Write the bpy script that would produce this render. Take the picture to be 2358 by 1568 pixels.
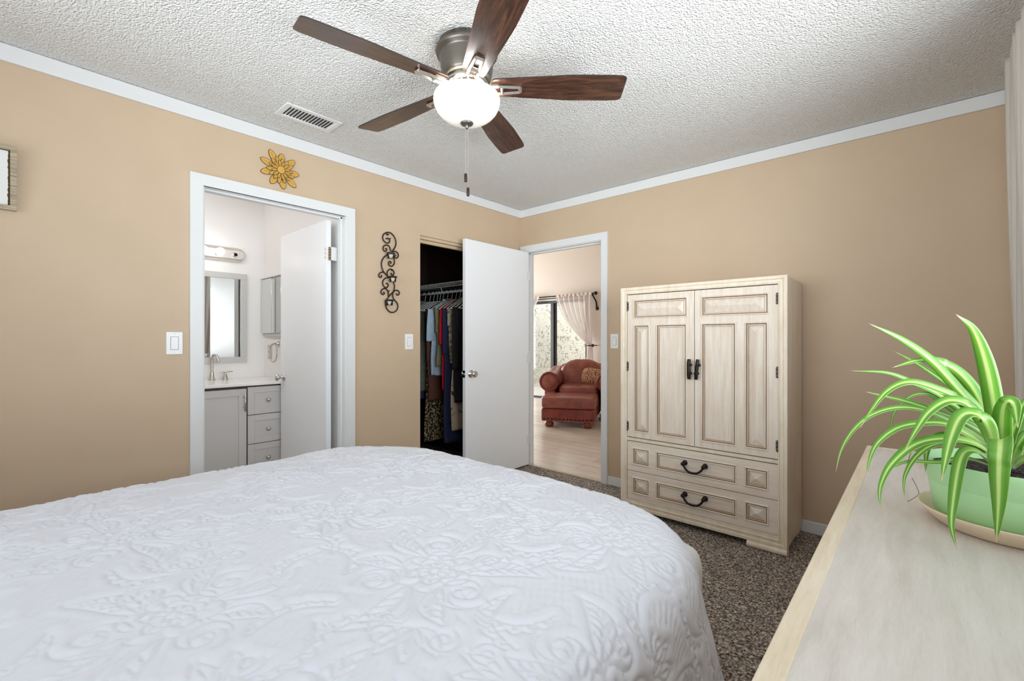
import bpy, bmesh, math, random
import numpy as np
from mathutils import Vector, Matrix
from math import pi, sin, cos, radians as R

for o in list(bpy.data.objects):
    bpy.data.objects.remove(o)
S = bpy.context.scene
COL = S.collection
random.seed(7)

# ------------------------------------------------------------------ camera
cam_d = bpy.data.cameras.new('camera')
cam_d.sensor_fit = 'HORIZONTAL'
cam_d.sensor_width = 36.0
cam_d.lens = 36.0 * 1047.8 / 2358.0
cam_d.shift_y = -1.5 / 2358.0
cam_d.clip_start = 0.02
cam = bpy.data.objects.new('camera', cam_d)
COL.objects.link(cam)
cam.location = (2.8724, -3.3344, 1.1943)
cam.rotation_euler = (R(90), 0, R(41.8075))
S.camera = cam

# ------------------------------------------------------------------ view / world / daylight
S.view_settings.view_transform = 'Standard'
S.view_settings.look = 'None'
S.view_settings.gamma = 1.0
S.view_settings.use_curve_mapping = False
S.view_settings.exposure = 0.41
S.cycles.use_denoising = True
S.cycles.max_bounces = 10
S.cycles.diffuse_bounces = 6
S.cycles.sample_clamp_indirect = 6.0

W = bpy.data.worlds.new('sky')
S.world = W
W.use_nodes = True
bg = W.node_tree.nodes['Background']
bg.inputs['Color'].default_value = (0.86, 0.93, 1.0, 1)
bg.inputs['Strength'].default_value = 0.75

def area(name, loc, rot, sx, sy, power, col=(1, 1, 1), spread=180):
    l = bpy.data.lights.new(name, 'AREA')
    l.shape = 'RECTANGLE'
    l.size = sx
    l.size_y = sy
    l.energy = power
    l.color = col
    l.spread = R(spread)
    o = bpy.data.objects.new(name, l)
    o.location = loc
    o.rotation_euler = rot
    COL.objects.link(o)
    return o

# daylight at the bedroom right window; front and living room lamps are added fill
area('sky_right_window', (3.95, -2.65, 1.50), (0, R(90 + 7), R(-24)), 1.5, 2.2, 21, (0.84, 0.92, 1.0), 90)
area('ground_bounce_right_window', (3.40, -2.35, 1.20), (0, R(90 + 44), 0), 0.7, 2.2, 15.5, (0.90, 0.96, 1.0), 110)
area('front_fill', (1.75, -4.38, 1.6), (R(90 + 13), 0, 0), 2.6, 1.25, 6.5, (0.88, 0.95, 1.0), 66)  # fill added at an unseen front window, aimed at the back wall
area('front_fill_up', (1.75, -4.40, 1.40), (R(90 + 26), 0, 0), 2.6, 0.8, 7, (0.90, 0.96, 1.0), 90)  # upward fill added to lift the ceiling
area('living_fill', (-5.06, 2.6, 1.4), (0, R(-90), 0), 2.0, 2.0, 122, (0.95, 0.97, 1.0))  # fill added at an unseen side window to brighten the living room
area('front_fill_wide', (1.75, -4.39, 1.7), (R(90 - 6), 0, 0), 2.6, 1.0, 7, (0.84, 0.92, 1.0))  # broad fill added to bring out the quilt relief
area('sky_over_patio', (-3.0, 5.0, 3.3), (R(20), 0, 0), 4.0, 1.4, 90, (0.95, 0.98, 1.0))

# ------------------------------------------------------------------ material helpers
def newmat(name):
    m = bpy.data.materials.new(name)
    m.use_nodes = True
    nt = m.node_tree
    return m, nt, nt.nodes['Principled BSDF']

def setin(b, **k):
    for n, v in k.items():
        n = n.replace('_', ' ')
        if n in b.inputs:
            if isinstance(v, tuple) and len(v) == 3 and b.inputs[n].type == 'RGBA':
                v = (*v, 1)
            b.inputs[n].default_value = v

def srgb(r, g, b):
    f = lambda c: (c / 255 / 12.92) if c / 255 <= .04045 else ((c / 255 + .055) / 1.055) ** 2.4
    return (f(r), f(g), f(b))

def plain(name, col, rough=.5, metal=0.0, **k):
    m, nt, b = newmat(name)
    setin(b, Base_Color=col, Roughness=rough, Metallic=metal, **k)
    return m

def texco(nt, kind='Object', scale=(1, 1, 1), rot=(0, 0, 0)):
    tc = nt.nodes.new('ShaderNodeTexCoord')
    mp = nt.nodes.new('ShaderNodeMapping')
    mp.inputs['Scale'].default_value = scale
    mp.inputs['Rotation'].default_value = rot
    nt.links.new(tc.outputs[kind], mp.inputs['Vector'])
    return mp.outputs['Vector']

def noise(nt, vec, scale, detail=4, rough=.55, dist=0.0):
    n = nt.nodes.new('ShaderNodeTexNoise')
    n.inputs['Scale'].default_value = scale
    n.inputs['Detail'].default_value = detail
    n.inputs['Roughness'].default_value = rough
    n.inputs['Distortion'].default_value = dist
    nt.links.new(vec, n.inputs['Vector'])
    return n.outputs['Fac']

def ramp(nt, fac, stops, interp='LINEAR'):
    r = nt.nodes.new('ShaderNodeValToRGB')
    r.color_ramp.interpolation = interp
    e = r.color_ramp.elements
    while len(e) < len(stops):
        e.new(.5)
    for i, (p, c) in enumerate(stops):
        e[i].position = p
        e[i].color = (*c, 1)
    nt.links.new(fac, r.inputs['Fac'])
    return r.outputs['Color']

def bump(nt, b, h, strength=.3, dist=.002):
    n = nt.nodes.new('ShaderNodeBump')
    n.inputs['Strength'].default_value = strength
    n.inputs['Distance'].default_value = dist
    nt.links.new(h, n.inputs['Height'])
    nt.links.new(n.outputs['Normal'], b.inputs['Normal'])
    return n

def grainy(name, c0, c1, scale=(2, 2, 2), nscale=6, rough=.5, bumpd=0.0, metal=0, detail=5, lo=.35, hi=.65, dist=0, bs=.3, coat=0.0, mid=None):
    m, nt, b = newmat(name)
    v = texco(nt, 'Object', scale)
    f = noise(nt, v, nscale, detail, .6, dist)
    st = [(lo, c0), (hi, c1)] if mid is None else [(lo, c0), ((lo + hi) / 2, mid), (hi, c1)]
    nt.links.new(ramp(nt, f, st), b.inputs['Base Color'])
    setin(b, Roughness=rough, Metallic=metal)
    if coat:
        setin(b, Coat_Weight=coat, Coat_Roughness=.15)
    if bumpd:
        bump(nt, b, f, bs, bumpd)
    return m

# ------------------------------------------------------------------ materials
M = {}
M['tan'] = grainy('tan_wall_paint', srgb(198, 175, 147), srgb(202, 179, 151), (1, 1, 1), 3, .55)
_m = M['tan']; _nt = _m.node_tree
bump(_nt, _nt.nodes['Principled BSDF'], noise(_nt, texco(_nt, 'Object'), 160, 3), .12, .001)
M['trim'] = plain('white_trim_paint', srgb(224, 225, 224), .35)
M['door_paint'] = plain('white_door_paint', srgb(238, 239, 240), .38)
M['bath_white'] = plain('bath_white_paint', srgb(238, 235, 232), .5)
M['cream'] = plain('cream_wall_paint', srgb(214, 205, 193), .55)
M['closet'] = plain('shaded_closet_paint', srgb(58, 40, 28), .7)  # brown darkened to carry the shade of the unlit closet
M['plastic_white'] = plain('white_plastic', srgb(240, 240, 240), .3)
M['plastic_shadow'] = plain('plastic_gap_shade', srgb(140, 140, 140), .5)  # grey painted for the shade in the gap round a rocker
M['dark'] = plain('dark_void', (.012, .011, .010), .8)

# popcorn ceiling
m, nt, b = newmat('popcorn_ceiling')
v = texco(nt, 'Object')
n1 = noise(nt, v, 105, 2, .55)
vo = nt.nodes.new('ShaderNodeTexVoronoi'); vo.inputs['Scale'].default_value = 135
nt.links.new(v, vo.inputs['Vector'])
mx = nt.nodes.new('ShaderNodeMath'); mx.operation = 'SUBTRACT'
nt.links.new(n1, mx.inputs[0]); nt.links.new(vo.outputs['Distance'], mx.inputs[1])
nt.links.new(ramp(nt, mx.outputs[0], [(0.0, srgb(226, 225, 222)), (.45, srgb(240, 240, 237))]), b.inputs['Base Color'])
setin(b, Roughness=.9)
bump(nt, b, mx.outputs[0], .8, .009)
M['ceiling'] = m

# carpet
m, nt, b = newmat('brown_grey_carpet')
v = texco(nt, 'Object')
n1 = noise(nt, v, 125, 3, .65)
n2 = noise(nt, v, 2.0, 2, .5)
nt.links.new(ramp(nt, n1, [(.36, srgb(48, 41, 36)), (.47, srgb(122, 110, 100)), (.54, srgb(170, 156, 144)), (.64, srgb(238, 226, 212))]), b.inputs['Base Color'])
setin(b, Roughness=.95)
bump(nt, b, n1, 1.0, .012)
M['carpet'] = m

# white quilt fabric
m, nt, b = newmat('white_quilt_cotton')
v = texco(nt, 'Object')
n1 = noise(nt, v, 900, 2, .5)
setin(b, Base_Color=srgb(226, 228, 236), Roughness=.85, Sheen_Weight=.15)
bump(nt, b, n1, .10, .0006)
M['quilt'] = m

# whitewashed oak (armoire, dresser)
def oak(name, scale, c0, c1, c2, rough=.42):
    m, nt, b = newmat(name)
    v = texco(nt, 'Object', scale)
    f = noise(nt, v, 5, 6, .62, .35)
    v2 = texco(nt, 'Object', tuple(s * 6 for s in scale))
    g = noise(nt, v2, 9, 3, .7)
    a = nt.nodes.new('ShaderNodeMath'); a.operation = 'MULTIPLY_ADD'
    a.inputs[1].default_value = .35
    nt.links.new(g, a.inputs[0]); nt.links.new(f, a.inputs[2])
    nt.links.new(ramp(nt, a.outputs[0], [(.48, c0), (.66, c1), (.84, c2)]), b.inputs['Base Color'])
    setin(b, Roughness=rough, Specular_IOR_Level=.4)
    bump(nt, b, a.outputs[0], .12, .0015)
    return m
OC = (srgb(219, 203, 182), srgb(229, 215, 198), srgb(236, 225, 211))
M['oak_v'] = oak('whitewashed_oak_upright', (9, 9, .7), *OC)
M['oak_h'] = oak('whitewashed_oak_level', (.7, 9, 9), *OC)
M['oak_frame'] = oak('whitewashed_oak_frame', (5, 5, 1.2), srgb(224, 208, 183), srgb(233, 219, 197), srgb(239, 228, 209))
M['oak_top'] = oak('pickled_oak_top', (8, .8, 8), srgb(203, 195, 185), srgb(213, 206, 198), srgb(221, 215, 208), .34)
M['oak_band'] = oak('pickled_oak_band', (8, .8, 8), srgb(214, 196, 168), srgb(226, 210, 185), srgb(234, 221, 201), .36)
M['groove'] = plain('panel_groove_brown', srgb(150, 122, 94), .7)  # browner tone for the panel grooves

# walnut fan blade
m, nt, b = newmat('walnut_blade')
v = texco(nt, 'UV', (3, 26, 1))
f = noise(nt, v, 2.2, 6, .65, 1.2)
nt.links.new(ramp(nt, f, [(.30, srgb(30, 18, 13)), (.5, srgb(62, 38, 27)), (.68, srgb(96, 62, 45))]), b.inputs['Base Color'])
setin(b, Roughness=.34, Coat_Weight=.35, Coat_Roughness=.22)
M['walnut'] = m
M['blade_edge'] = plain('dark_blade_edge', srgb(38, 28, 22), .5)
M['pewter'] = plain('aged_pewter_metal', srgb(112, 106, 98), .38, .85)
M['nickel'] = plain('brushed_nickel', srgb(196, 190, 182), .28, 1.0)
M['nickel_plate'] = plain('pale_brushed_nickel', srgb(226, 219, 211), .36, .8)
M['chrome'] = plain('bright_metal', srgb(214, 212, 208), .14, 1.0)
M['brass'] = plain('old_brass', srgb(172, 138, 96), .35, .9)
M['iron'] = plain('dark_bronze_iron', srgb(58, 43, 33), .5, .6)
M['blackiron'] = plain('black_iron', srgb(44, 38, 35), .42, .7)

m, nt, b = newmat('frosted_globe_glass')
setin(b, Base_Color=srgb(248, 245, 235), Roughness=.22, Emission_Color=(1, .96, .87), Emission_Strength=.10)
M['globe'] = m
m, nt, b = newmat('lit_bulb')
setin(b, Base_Color=(1, 1, 1), Emission_Color=(1, .97, .92), Emission_Strength=4.0)
M['bulb'] = m
m, nt, b = newmat('mirror_glass')
setin(b, Base_Color=(.72, .73, .71), Metallic=1.0, Roughness=.015)
M['mirror'] = m

def pane(name, tint, refl=.12):
    m = bpy.data.materials.new(name); m.use_nodes = True
    nt = m.node_tree; nt.nodes.clear()
    out = nt.nodes.new('ShaderNodeOutputMaterial')
    tr = nt.nodes.new('ShaderNodeBsdfTransparent'); tr.inputs['Color'].default_value = (*tint, 1)
    gl = nt.nodes.new('ShaderNodeBsdfGlossy'); gl.inputs['Roughness'].default_value = .02
    fr = nt.nodes.new('ShaderNodeFresnel'); fr.inputs['IOR'].default_value = 1.45
    mix = nt.nodes.new('ShaderNodeMixShader')
    nt.links.new(fr.outputs[0], mix.inputs[0]); nt.links.new(tr.outputs[0], mix.inputs[1]); nt.links.new(gl.outputs[0], mix.inputs[2])
    nt.links.new(mix.outputs[0], out.inputs['Surface'])
    return m
M['glass'] = pane('clear_pane_glass', (.96, .97, .96))
M['cup_glass'] = pane('clear_cup_glass', (.93, .94, .93))
M['wax'] = plain('white_candle_wax', srgb(240, 232, 218), .5, Subsurface_Weight=.1)

M['vanity'] = plain('grey_cabinet_paint', srgb(204, 200, 197), .42)
M['vanity_gap'] = plain('dark_cabinet_gap', srgb(70, 62, 56), .6)
M['counter'] = plain('white_cultured_marble', srgb(243, 242, 238), .18)
M['greyframe'] = plain('silver_grey_frame', srgb(196, 195, 191), .4)

# leather
m, nt, b = newmat('red_brown_leather')
v = texco(nt, 'Object')
f = noise(nt, v, 5, 5, .6, .8)
nt.links.new(ramp(nt, f, [(.3, srgb(122, 62, 54)), (.7, srgb(168, 98, 86))]), b.inputs['Base Color'])
setin(b, Roughness=.34, Specular_IOR_Level=.55)
f2 = noise(nt, texco(nt, 'Object', (1, 1, 1.6)), 13, 4, .6, 1.4)
bump(nt, b, f2, .4, .012)
M['leather'] = m
M['leather_dark'] = grainy('deep_red_leather', srgb(112, 44, 38), srgb(146, 66, 56), (1, 1, 1), 6, .36)
M['turned_wood'] = plain('reddish_turned_wood', srgb(120, 62, 36), .3)
m, nt, b = newmat('woven_pillow_fabric')
v = texco(nt, 'Object', (1, 1, 1))
vo = nt.nodes.new('ShaderNodeTexVoronoi'); vo.inputs['Scale'].default_value = 55
nt.links.new(v, vo.inputs['Vector'])
nt.links.new(ramp(nt, vo.outputs['Distance'], [(.2, srgb(222, 196, 170)), (.5, srgb(190, 140, 110)), (.75, srgb(120, 70, 56))]), b.inputs['Base Color'])
setin(b, Roughness=.9)
M['pillow'] = m

# living room plank floor
m, nt, b = newmat('pale_plank_floor')
v = texco(nt, 'Object')
br = nt.nodes.new('ShaderNodeTexBrick')
br.inputs['Scale'].default_value = 1.0
br.inputs['Brick Width'].default_value = 1.2
br.inputs['Row Height'].default_value = .15
br.inputs['Mortar Size'].default_value = .002
br.inputs['Color1'].default_value = (*srgb(232, 220, 207), 1)
br.inputs['Color2'].default_value = (*srgb(246, 238, 228), 1)
br.inputs['Mortar'].default_value = (*srgb(150, 132, 114), 1)
nt.links.new(v, br.inputs['Vector'])
g = noise(nt, texco(nt, 'Object', (.7, 14, 1)), 5, 5, .65, .4)
mixc = nt.nodes.new('ShaderNodeMixRGB'); mixc.blend_type = 'MULTIPLY'; mixc.inputs['Fac'].default_value = .8
nt.links.new(br.outputs['Color'], mixc.inputs['Color1'])
nt.links.new(ramp(nt, g, [(.3, (.64, .60, .56)), (.7, (1, 1, 1))]), mixc.inputs['Color2'])
nt.links.new(mixc.outputs['Color'], b.inputs['Base Color'])
setin(b, Roughness=.22)
M['plank'] = m
M['tile'] = plain('pale_bath_tile', srgb(206, 200, 192), .4)
m, nt, b = newmat('speckled_stucco')
v = texco(nt, 'Object')
f = noise(nt, v, 30, 4, .7)
f2 = noise(nt, v, 9, 3, .6, 1.5)
mulf = nt.nodes.new('ShaderNodeMath'); mulf.operation = 'MULTIPLY'
nt.links.new(f, mulf.inputs[0]); nt.links.new(f2, mulf.inputs[1])
nt.links.new(ramp(nt, mulf.outputs[0], [(.16, srgb(140, 130, 116)), (.22, srgb(218, 212, 200)), (.4, srgb(232, 228, 218))]), b.inputs['Base Color'])
setin(b, Roughness=.9)
bump(nt, b, f, .6, .02)
M['stucco'] = m
M['concrete'] = plain('patio_concrete', srgb(198, 192, 184), .8)

def sheer(name, col, alpha):
    m = bpy.data.materials.new(name); m.use_nodes = True
    nt = m.node_tree; nt.nodes.clear()
    out = nt.nodes.new('ShaderNodeOutputMaterial')
    tr = nt.nodes.new('ShaderNodeBsdfTransparent')
    df = nt.nodes.new('ShaderNodeBsdfDiffuse'); df.inputs['Color'].default_value = (*col, 1)
    tl = nt.nodes.new('ShaderNodeBsdfTranslucent'); tl.inputs['Color'].default_value = (*col, 1)
    m1 = nt.nodes.new('ShaderNodeMixShader'); m1.inputs[0].default_value = .5
    m2 = nt.nodes.new('ShaderNodeMixShader'); m2.inputs[0].default_value = alpha
    nt.links.new(df.outputs[0], m1.inputs[1]); nt.links.new(tl.outputs[0], m1.inputs[2])
    nt.links.new(tr.outputs[0], m2.inputs[1]); nt.links.new(m1.outputs[0], m2.inputs[2])
    nt.links.new(m2.outputs[0], out.inputs['Surface'])
    return m
M['sheer'] = sheer('sheer_white_lace', srgb(240, 233, 232), .82)
M['sheer_band'] = plain('patterned_lace_heading', srgb(206, 196, 182), .9)
M['drape'] = sheer('white_drape_cotton', srgb(236, 232, 226), .97)

# plant
m, nt, b = newmat('variegated_spider_leaf')
uv = nt.nodes.new('ShaderNodeUVMap'); uv.uv_map = 'leaf'
sp = nt.nodes.new('ShaderNodeSeparateXYZ'); nt.links.new(uv.outputs[0], sp.inputs[0])
ad = nt.nodes.new('ShaderNodeMath'); ad.operation = 'SUBTRACT'; ad.inputs[1].default_value = .5
nt.links.new(sp.outputs['X'], ad.inputs[0])
ab = nt.nodes.new('ShaderNodeMath'); ab.operation = 'ABSOLUTE'; nt.links.new(ad.outputs[0], ab.inputs[0])
m2 = nt.nodes.new('ShaderNodeMath'); m2.operation = 'MULTIPLY'; m2.inputs[1].default_value = 2.0; nt.links.new(ab.outputs[0], m2.inputs[0])
GRN = srgb(80, 132, 30); PAL = srgb(180, 202, 122); GR2 = srgb(102, 154, 46)
base = ramp(nt, m2.outputs[0], [(0.0, PAL), (.12, PAL), (.28, GR2), (.62, GRN), (.93, GRN), (.99, srgb(146, 178, 98))])
tip = ramp(nt, sp.outputs['Y'], [(0.0, srgb(214, 228, 186)), (.22, srgb(176, 206, 122)), (.45, GRN)])
tipf = ramp(nt, sp.outputs['Y'], [(0.0, (1, 1, 1)), (.12, (.6, .6, .6)), (.5, (0, 0, 0))])
mx = nt.nodes.new('ShaderNodeMixRGB'); nt.links.new(tipf, mx.inputs['Fac']); nt.links.new(base, mx.inputs['Color1']); nt.links.new(tip, mx.inputs['Color2'])
brownf = ramp(nt, sp.outputs['Y'], [(.955, (0, 0, 0)), (.985, (1, 1, 1))])
mx2 = nt.nodes.new('ShaderNodeMixRGB'); nt.links.new(brownf, mx2.inputs['Fac']); nt.links.new(mx.outputs[0], mx2.inputs['Color1']); mx2.inputs['Color2'].default_value = (*srgb(196, 166, 132), 1)
nt.links.new(mx2.outputs[0], b.inputs['Base Color'])
setin(b, Roughness=.38, Specular_IOR_Level=.5, Subsurface_Weight=.12, Subsurface_Radius=(.004, .008, .002), Subsurface_Scale=.5)
M['leaf'] = m
M['pot'] = plain('light_green_plastic', srgb(180, 226, 168), .42)
M['saucer'] = plain('cream_plastic', srgb(226, 206, 178), .3)
M['soil'] = grainy('dark_potting_soil', srgb(26, 22, 20), srgb(84, 74, 66), (1, 1, 1), 90, .95, .01, lo=.4, hi=.7)
M['root'] = plain('pale_brown_root', srgb(150, 116, 84), .8)

M['picture_wood'] = grainy('weathered_grey_wood', srgb(140, 124, 100), srgb(186, 172, 148), (3, 1.0, 12), 9, .7)
M['picture_paper'] = plain('off_white_paper', srgb(228, 228, 224), .8)
M['flower'] = plain('yellow_ochre_petal', srgb(205, 160, 70), .5)
M['flower_edge'] = plain('dark_brown_edge', srgb(74, 40, 26), .6)

# ------------------------------------------------------------------ mesh helpers
class MB:
    """collects shapes in one bmesh, built as one mesh object"""
    def __init__(s):
        s.bm = bmesh.new()
        s.mi = 0
        s.uv = None
    def _f(s, vs, smooth=False):
        try:
            f = s.bm.faces.new(vs)
        except ValueError:
            return None
        f.material_index = s.mi
        f.smooth = smooth
        return f
    def box(s, a, b, bevel=0.0, seg=2):
        x0, y0, z0 = [min(p, q) for p, q in zip(a, b)]
        x1, y1, z1 = [max(p, q) for p, q in zip(a, b)]
        v = [s.bm.verts.new(p) for p in [(x0, y0, z0), (x1, y0, z0), (x1, y1, z0), (x0, y1, z0), (x0, y0, z1), (x1, y0, z1), (x1, y1, z1), (x0, y1, z1)]]
        fs = [s._f([v[i] for i in q]) for q in [(3, 2, 1, 0), (4, 5, 6, 7), (0, 1, 5, 4), (1, 2, 6, 5), (2, 3, 7, 6), (3, 0, 4, 7)]]
        if bevel > 0:
            es = list({e for f in fs for e in f.edges})
            r = bmesh.ops.bevel(s.bm, geom=es, offset=bevel, segments=seg, profile=.5, affect='EDGES')
            for f in r['faces']:
                f.material_index = s.mi
                f.smooth = True
        return s
    def ring(s, pts):
        return [s.bm.verts.new(p) for p in pts]
    def skin(s, rings, closed=True, smooth=True, cap0=False, cap1=False):
        n = len(rings[0])
        for a, b in zip(rings[:-1], rings[1:]):
            for i in range(n if closed else n - 1):
                j = (i + 1) % n
                s._f([a[i], a[j], b[j], b[i]], smooth)
        if cap0: s._f(list(reversed(rings[0])))
        if cap1: s._f(rings[-1])
        return s
    def lathe(s, prof, c=(0, 0, 0), axis='z', seg=32, smooth=True, cap=True):
        """prof: (radius, height along axis)"""
        rings = []
        for r, h in prof:
            r = max(r, 1e-5)
            pts = []
            for i in range(seg):
                a = 2 * pi * i / seg
                u, v = r * cos(a), r * sin(a)
                p = {'z': (u, v, h), 'x': (h, u, v), 'y': (v, h, u)}[axis]
                pts.append((c[0] + p[0], c[1] + p[1], c[2] + p[2]))
            rings.append(s.ring(pts))
        s.skin(rings, True, smooth, cap, cap)
        return s
    def tube(s, pts, r, seg=8, closed=False, caps=True, smooth=True):
        pts = [Vector(p) for p in pts]
        n = len(pts)
        rr = r if hasattr(r, '__len__') else [r] * n
        rings = []
        up = None
        for i, p in enumerate(pts):
            if closed:
                t = (pts[(i + 1) % n] - pts[i - 1])
            else:
                t = pts[min(i + 1, n - 1)] - pts[max(i - 1, 0)]
            t = t.normalized() if t.length > 1e-9 else Vector((0, 0, 1))
            if up is None:
                up = Vector((0, 0, 1)) if abs(t.z) < .9 else Vector((1, 0, 0))
            a = t.cross(up)
            if a.length < 1e-6: a = t.cross(Vector((.3, .9, .1)))
            a.normalize()
            up = a.cross(t).normalized()
            rings.append(s.ring([p + (a * cos(2 * pi * k / seg) + up * sin(2 * pi * k / seg)) * rr[i] for k in range(seg)]))
        if closed:
            rings.append(rings[0])
        s.skin(rings, True, smooth, caps and not closed, caps and not closed)
        return s
    def poly(s, pts2, plane, d0, d1, bevel=0):
        """extruded outline: plane 'xz' (depth along y), 'yz' (depth along x), 'xy' (depth along z)"""
        def P(a, b, d):
            return {'xz': (a, d, b), 'yz': (d, a, b), 'xy': (a, b, d)}[plane]
        A = s.ring([P(a, b, d0) for a, b in pts2])
        B = s.ring([P(a, b, d1) for a, b in pts2])
        n = len(A)
        s._f(A); s._f(list(reversed(B)))
        for i in range(n):
            j = (i + 1) % n
            s._f([A[i], B[i], B[j], A[j]])
        return s
    def grid(s, fn, nu, nv, smooth=True, flip=False):
        vs = [[s.bm.verts.new(fn(i / nu, j / nv)) for j in range(nv + 1)] for i in range(nu + 1)]
        for i in range(nu):
            for j in range(nv):
                q = [vs[i][j], vs[i + 1][j], vs[i + 1][j + 1], vs[i][j + 1]]
                s._f(q[::-1] if flip else q, smooth)
        return vs
    def pillow(s, c, size, e=.42, nu=24, nv=16):
        """soft rounded block (superellipsoid)"""
        sg = lambda x, p: math.copysign(abs(x) ** p, x)
        rings = []
        for j in range(1, nv):
            ph = -pi / 2 + pi * j / nv
            rings.append(s.ring([(c[0] + size[0] / 2 * sg(cos(ph), e) * sg(cos(2 * pi * i / nu), e), c[1] + size[1] / 2 * sg(cos(ph), e) * sg(sin(2 * pi * i / nu), e), c[2] + size[2] / 2 * sg(sin(ph), e)) for i in range(nu)]))
        s.skin(rings, True, True, True, True)
        return s
    def build(s, name, mat, parent=None, local=False, normals=True, subdiv=0):
        bm = s.bm
        if normals:
            bmesh.ops.recalc_face_normals(bm, faces=bm.faces)
        me = bpy.data.meshes.new(name)
        o = bpy.data.objects.new(name, me)
        if parent is not None and not local:
            r = parent
            while r.parent: r = r.parent
            off = Vector(r.location)
            for v in bm.verts: v.co -= off
        elif parent is None:
            xs = [v.co.x for v in bm.verts]; ys = [v.co.y for v in bm.verts]; zs = [v.co.z for v in bm.verts]
            off = Vector(((min(xs) + max(xs)) / 2, (min(ys) + max(ys)) / 2, min(zs)))
            for v in bm.verts: v.co -= off
            o.location = off
        bm.to_mesh(me); bm.free()
        for mm in (mat if isinstance(mat, (list, tuple)) else [mat]):
            me.materials.append(mm)
        COL.objects.link(o)
        if parent is not None: o.parent = parent
        if subdiv:
            md = o.modifiers.new('sub', 'SUBSURF'); md.levels = subdiv; md.render_levels = subdiv
        return o

def thing(name, label, cat, loc=(0, 0, 0), rz=0.0, group=None):
    o = bpy.data.objects.new(name, None)
    o.empty_display_size = .05
    o.location = loc
    o.rotation_euler = (0, 0, rz)
    COL.objects.link(o)
    return tag(o, label, cat, group)
def tag(o, label, cat, group=None):
    o['label'] = label; o['category'] = cat
    if group: o['group'] = group
    return o
def structure(o, label=None):
    o['kind'] = 'structure'
    if label: o['label'] = label
    return o
def plabel(o, t):
    o['label'] = t
    return o
def catmull(pts, n=8):
    P = [Vector(p) for p in pts]
    P = [P[0] * 2 - P[1]] + P + [P[-1] * 2 - P[-2]]
    out = []
    for i in range(1, len(P) - 2):
        p0, p1, p2, p3 = P[i - 1], P[i], P[i + 1], P[i + 2]
        for k in range(n):
            t = k / n
            out.append(.5 * ((2 * p1) + (p2 - p0) * t + (2 * p0 - 5 * p1 + 4 * p2 - p3) * t * t + (3 * p1 - p0 - 3 * p2 + p3) * t ** 3))
    out.append(P[-2])
    return out
# shapes in metres
SCROLLS = [[(-1.497,1.921),(-1.483,1.928),(-1.468,1.917),(-1.471,1.900),(-1.490,1.891),(-1.514,1.902),(-1.525,1.925),(-1.516,1.951),(-1.488,1.969),(-1.458,1.970),(-1.429,1.947),(-1.414,1.911),(-1.422,1.872),(-1.444,1.841)],
 [(-1.488,1.969),(-1.491,1.958),(-1.484,1.951),(-1.476,1.960)],
 [(-1.504,1.851),(-1.492,1.848),(-1.495,1.836),(-1.509,1.830),(-1.521,1.844),(-1.516,1.866),(-1.495,1.877),(-1.471,1.871),(-1.457,1.837)],
 [(-1.449,1.838),(-1.419,1.842),(-1.399,1.832),(-1.394,1.812),(-1.407,1.795),(-1.422,1.797),(-1.424,1.810),(-1.414,1.815)],
 [(-1.488,1.809),(-1.516,1.784),(-1.533,1.751),(-1.533,1.718),(-1.519,1.684),(-1.492,1.660),(-1.475,1.645)],
 [(-1.431,1.790),(-1.427,1.760),(-1.439,1.736),(-1.458,1.729),(-1.475,1.739),(-1.475,1.754),(-1.466,1.763),(-1.455,1.757),(-1.461,1.746)],
 [(-1.485,1.652),(-1.488,1.681),(-1.473,1.702),(-1.456,1.708),(-1.436,1.698),(-1.430,1.681),(-1.441,1.665),(-1.456,1.672),(-1.451,1.680)],
 [(-1.519,1.678),(-1.538,1.676),(-1.555,1.659),(-1.554,1.645),(-1.542,1.639),(-1.533,1.649),(-1.538,1.656)],
 [(-1.475,1.645),(-1.502,1.638),(-1.523,1.615),(-1.523,1.590),(-1.509,1.573),(-1.492,1.571),(-1.479,1.586),(-1.485,1.600),(-1.497,1.601)],
 [(-1.436,1.619),(-1.427,1.586),(-1.436,1.547),(-1.463,1.520),(-1.492,1.484)],
 [(-1.478,1.508),(-1.480,1.539),(-1.497,1.561),(-1.521,1.559),(-1.538,1.541),(-1.535,1.525),(-1.521,1.518),(-1.511,1.529),(-1.519,1.538)],
 [(-1.409,1.536),(-1.407,1.526),(-1.392,1.526),(-1.385,1.542),(-1.397,1.557),(-1.419,1.556),(-1.439,1.538),(-1.441,1.511),(-1.429,1.488),(-1.404,1.464),(-1.398,1.434),(-1.414,1.406),(-1.444,1.394),(-1.473,1.401),(-1.495,1.425),(-1.503,1.458),(-1.502,1.482)]]
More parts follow.
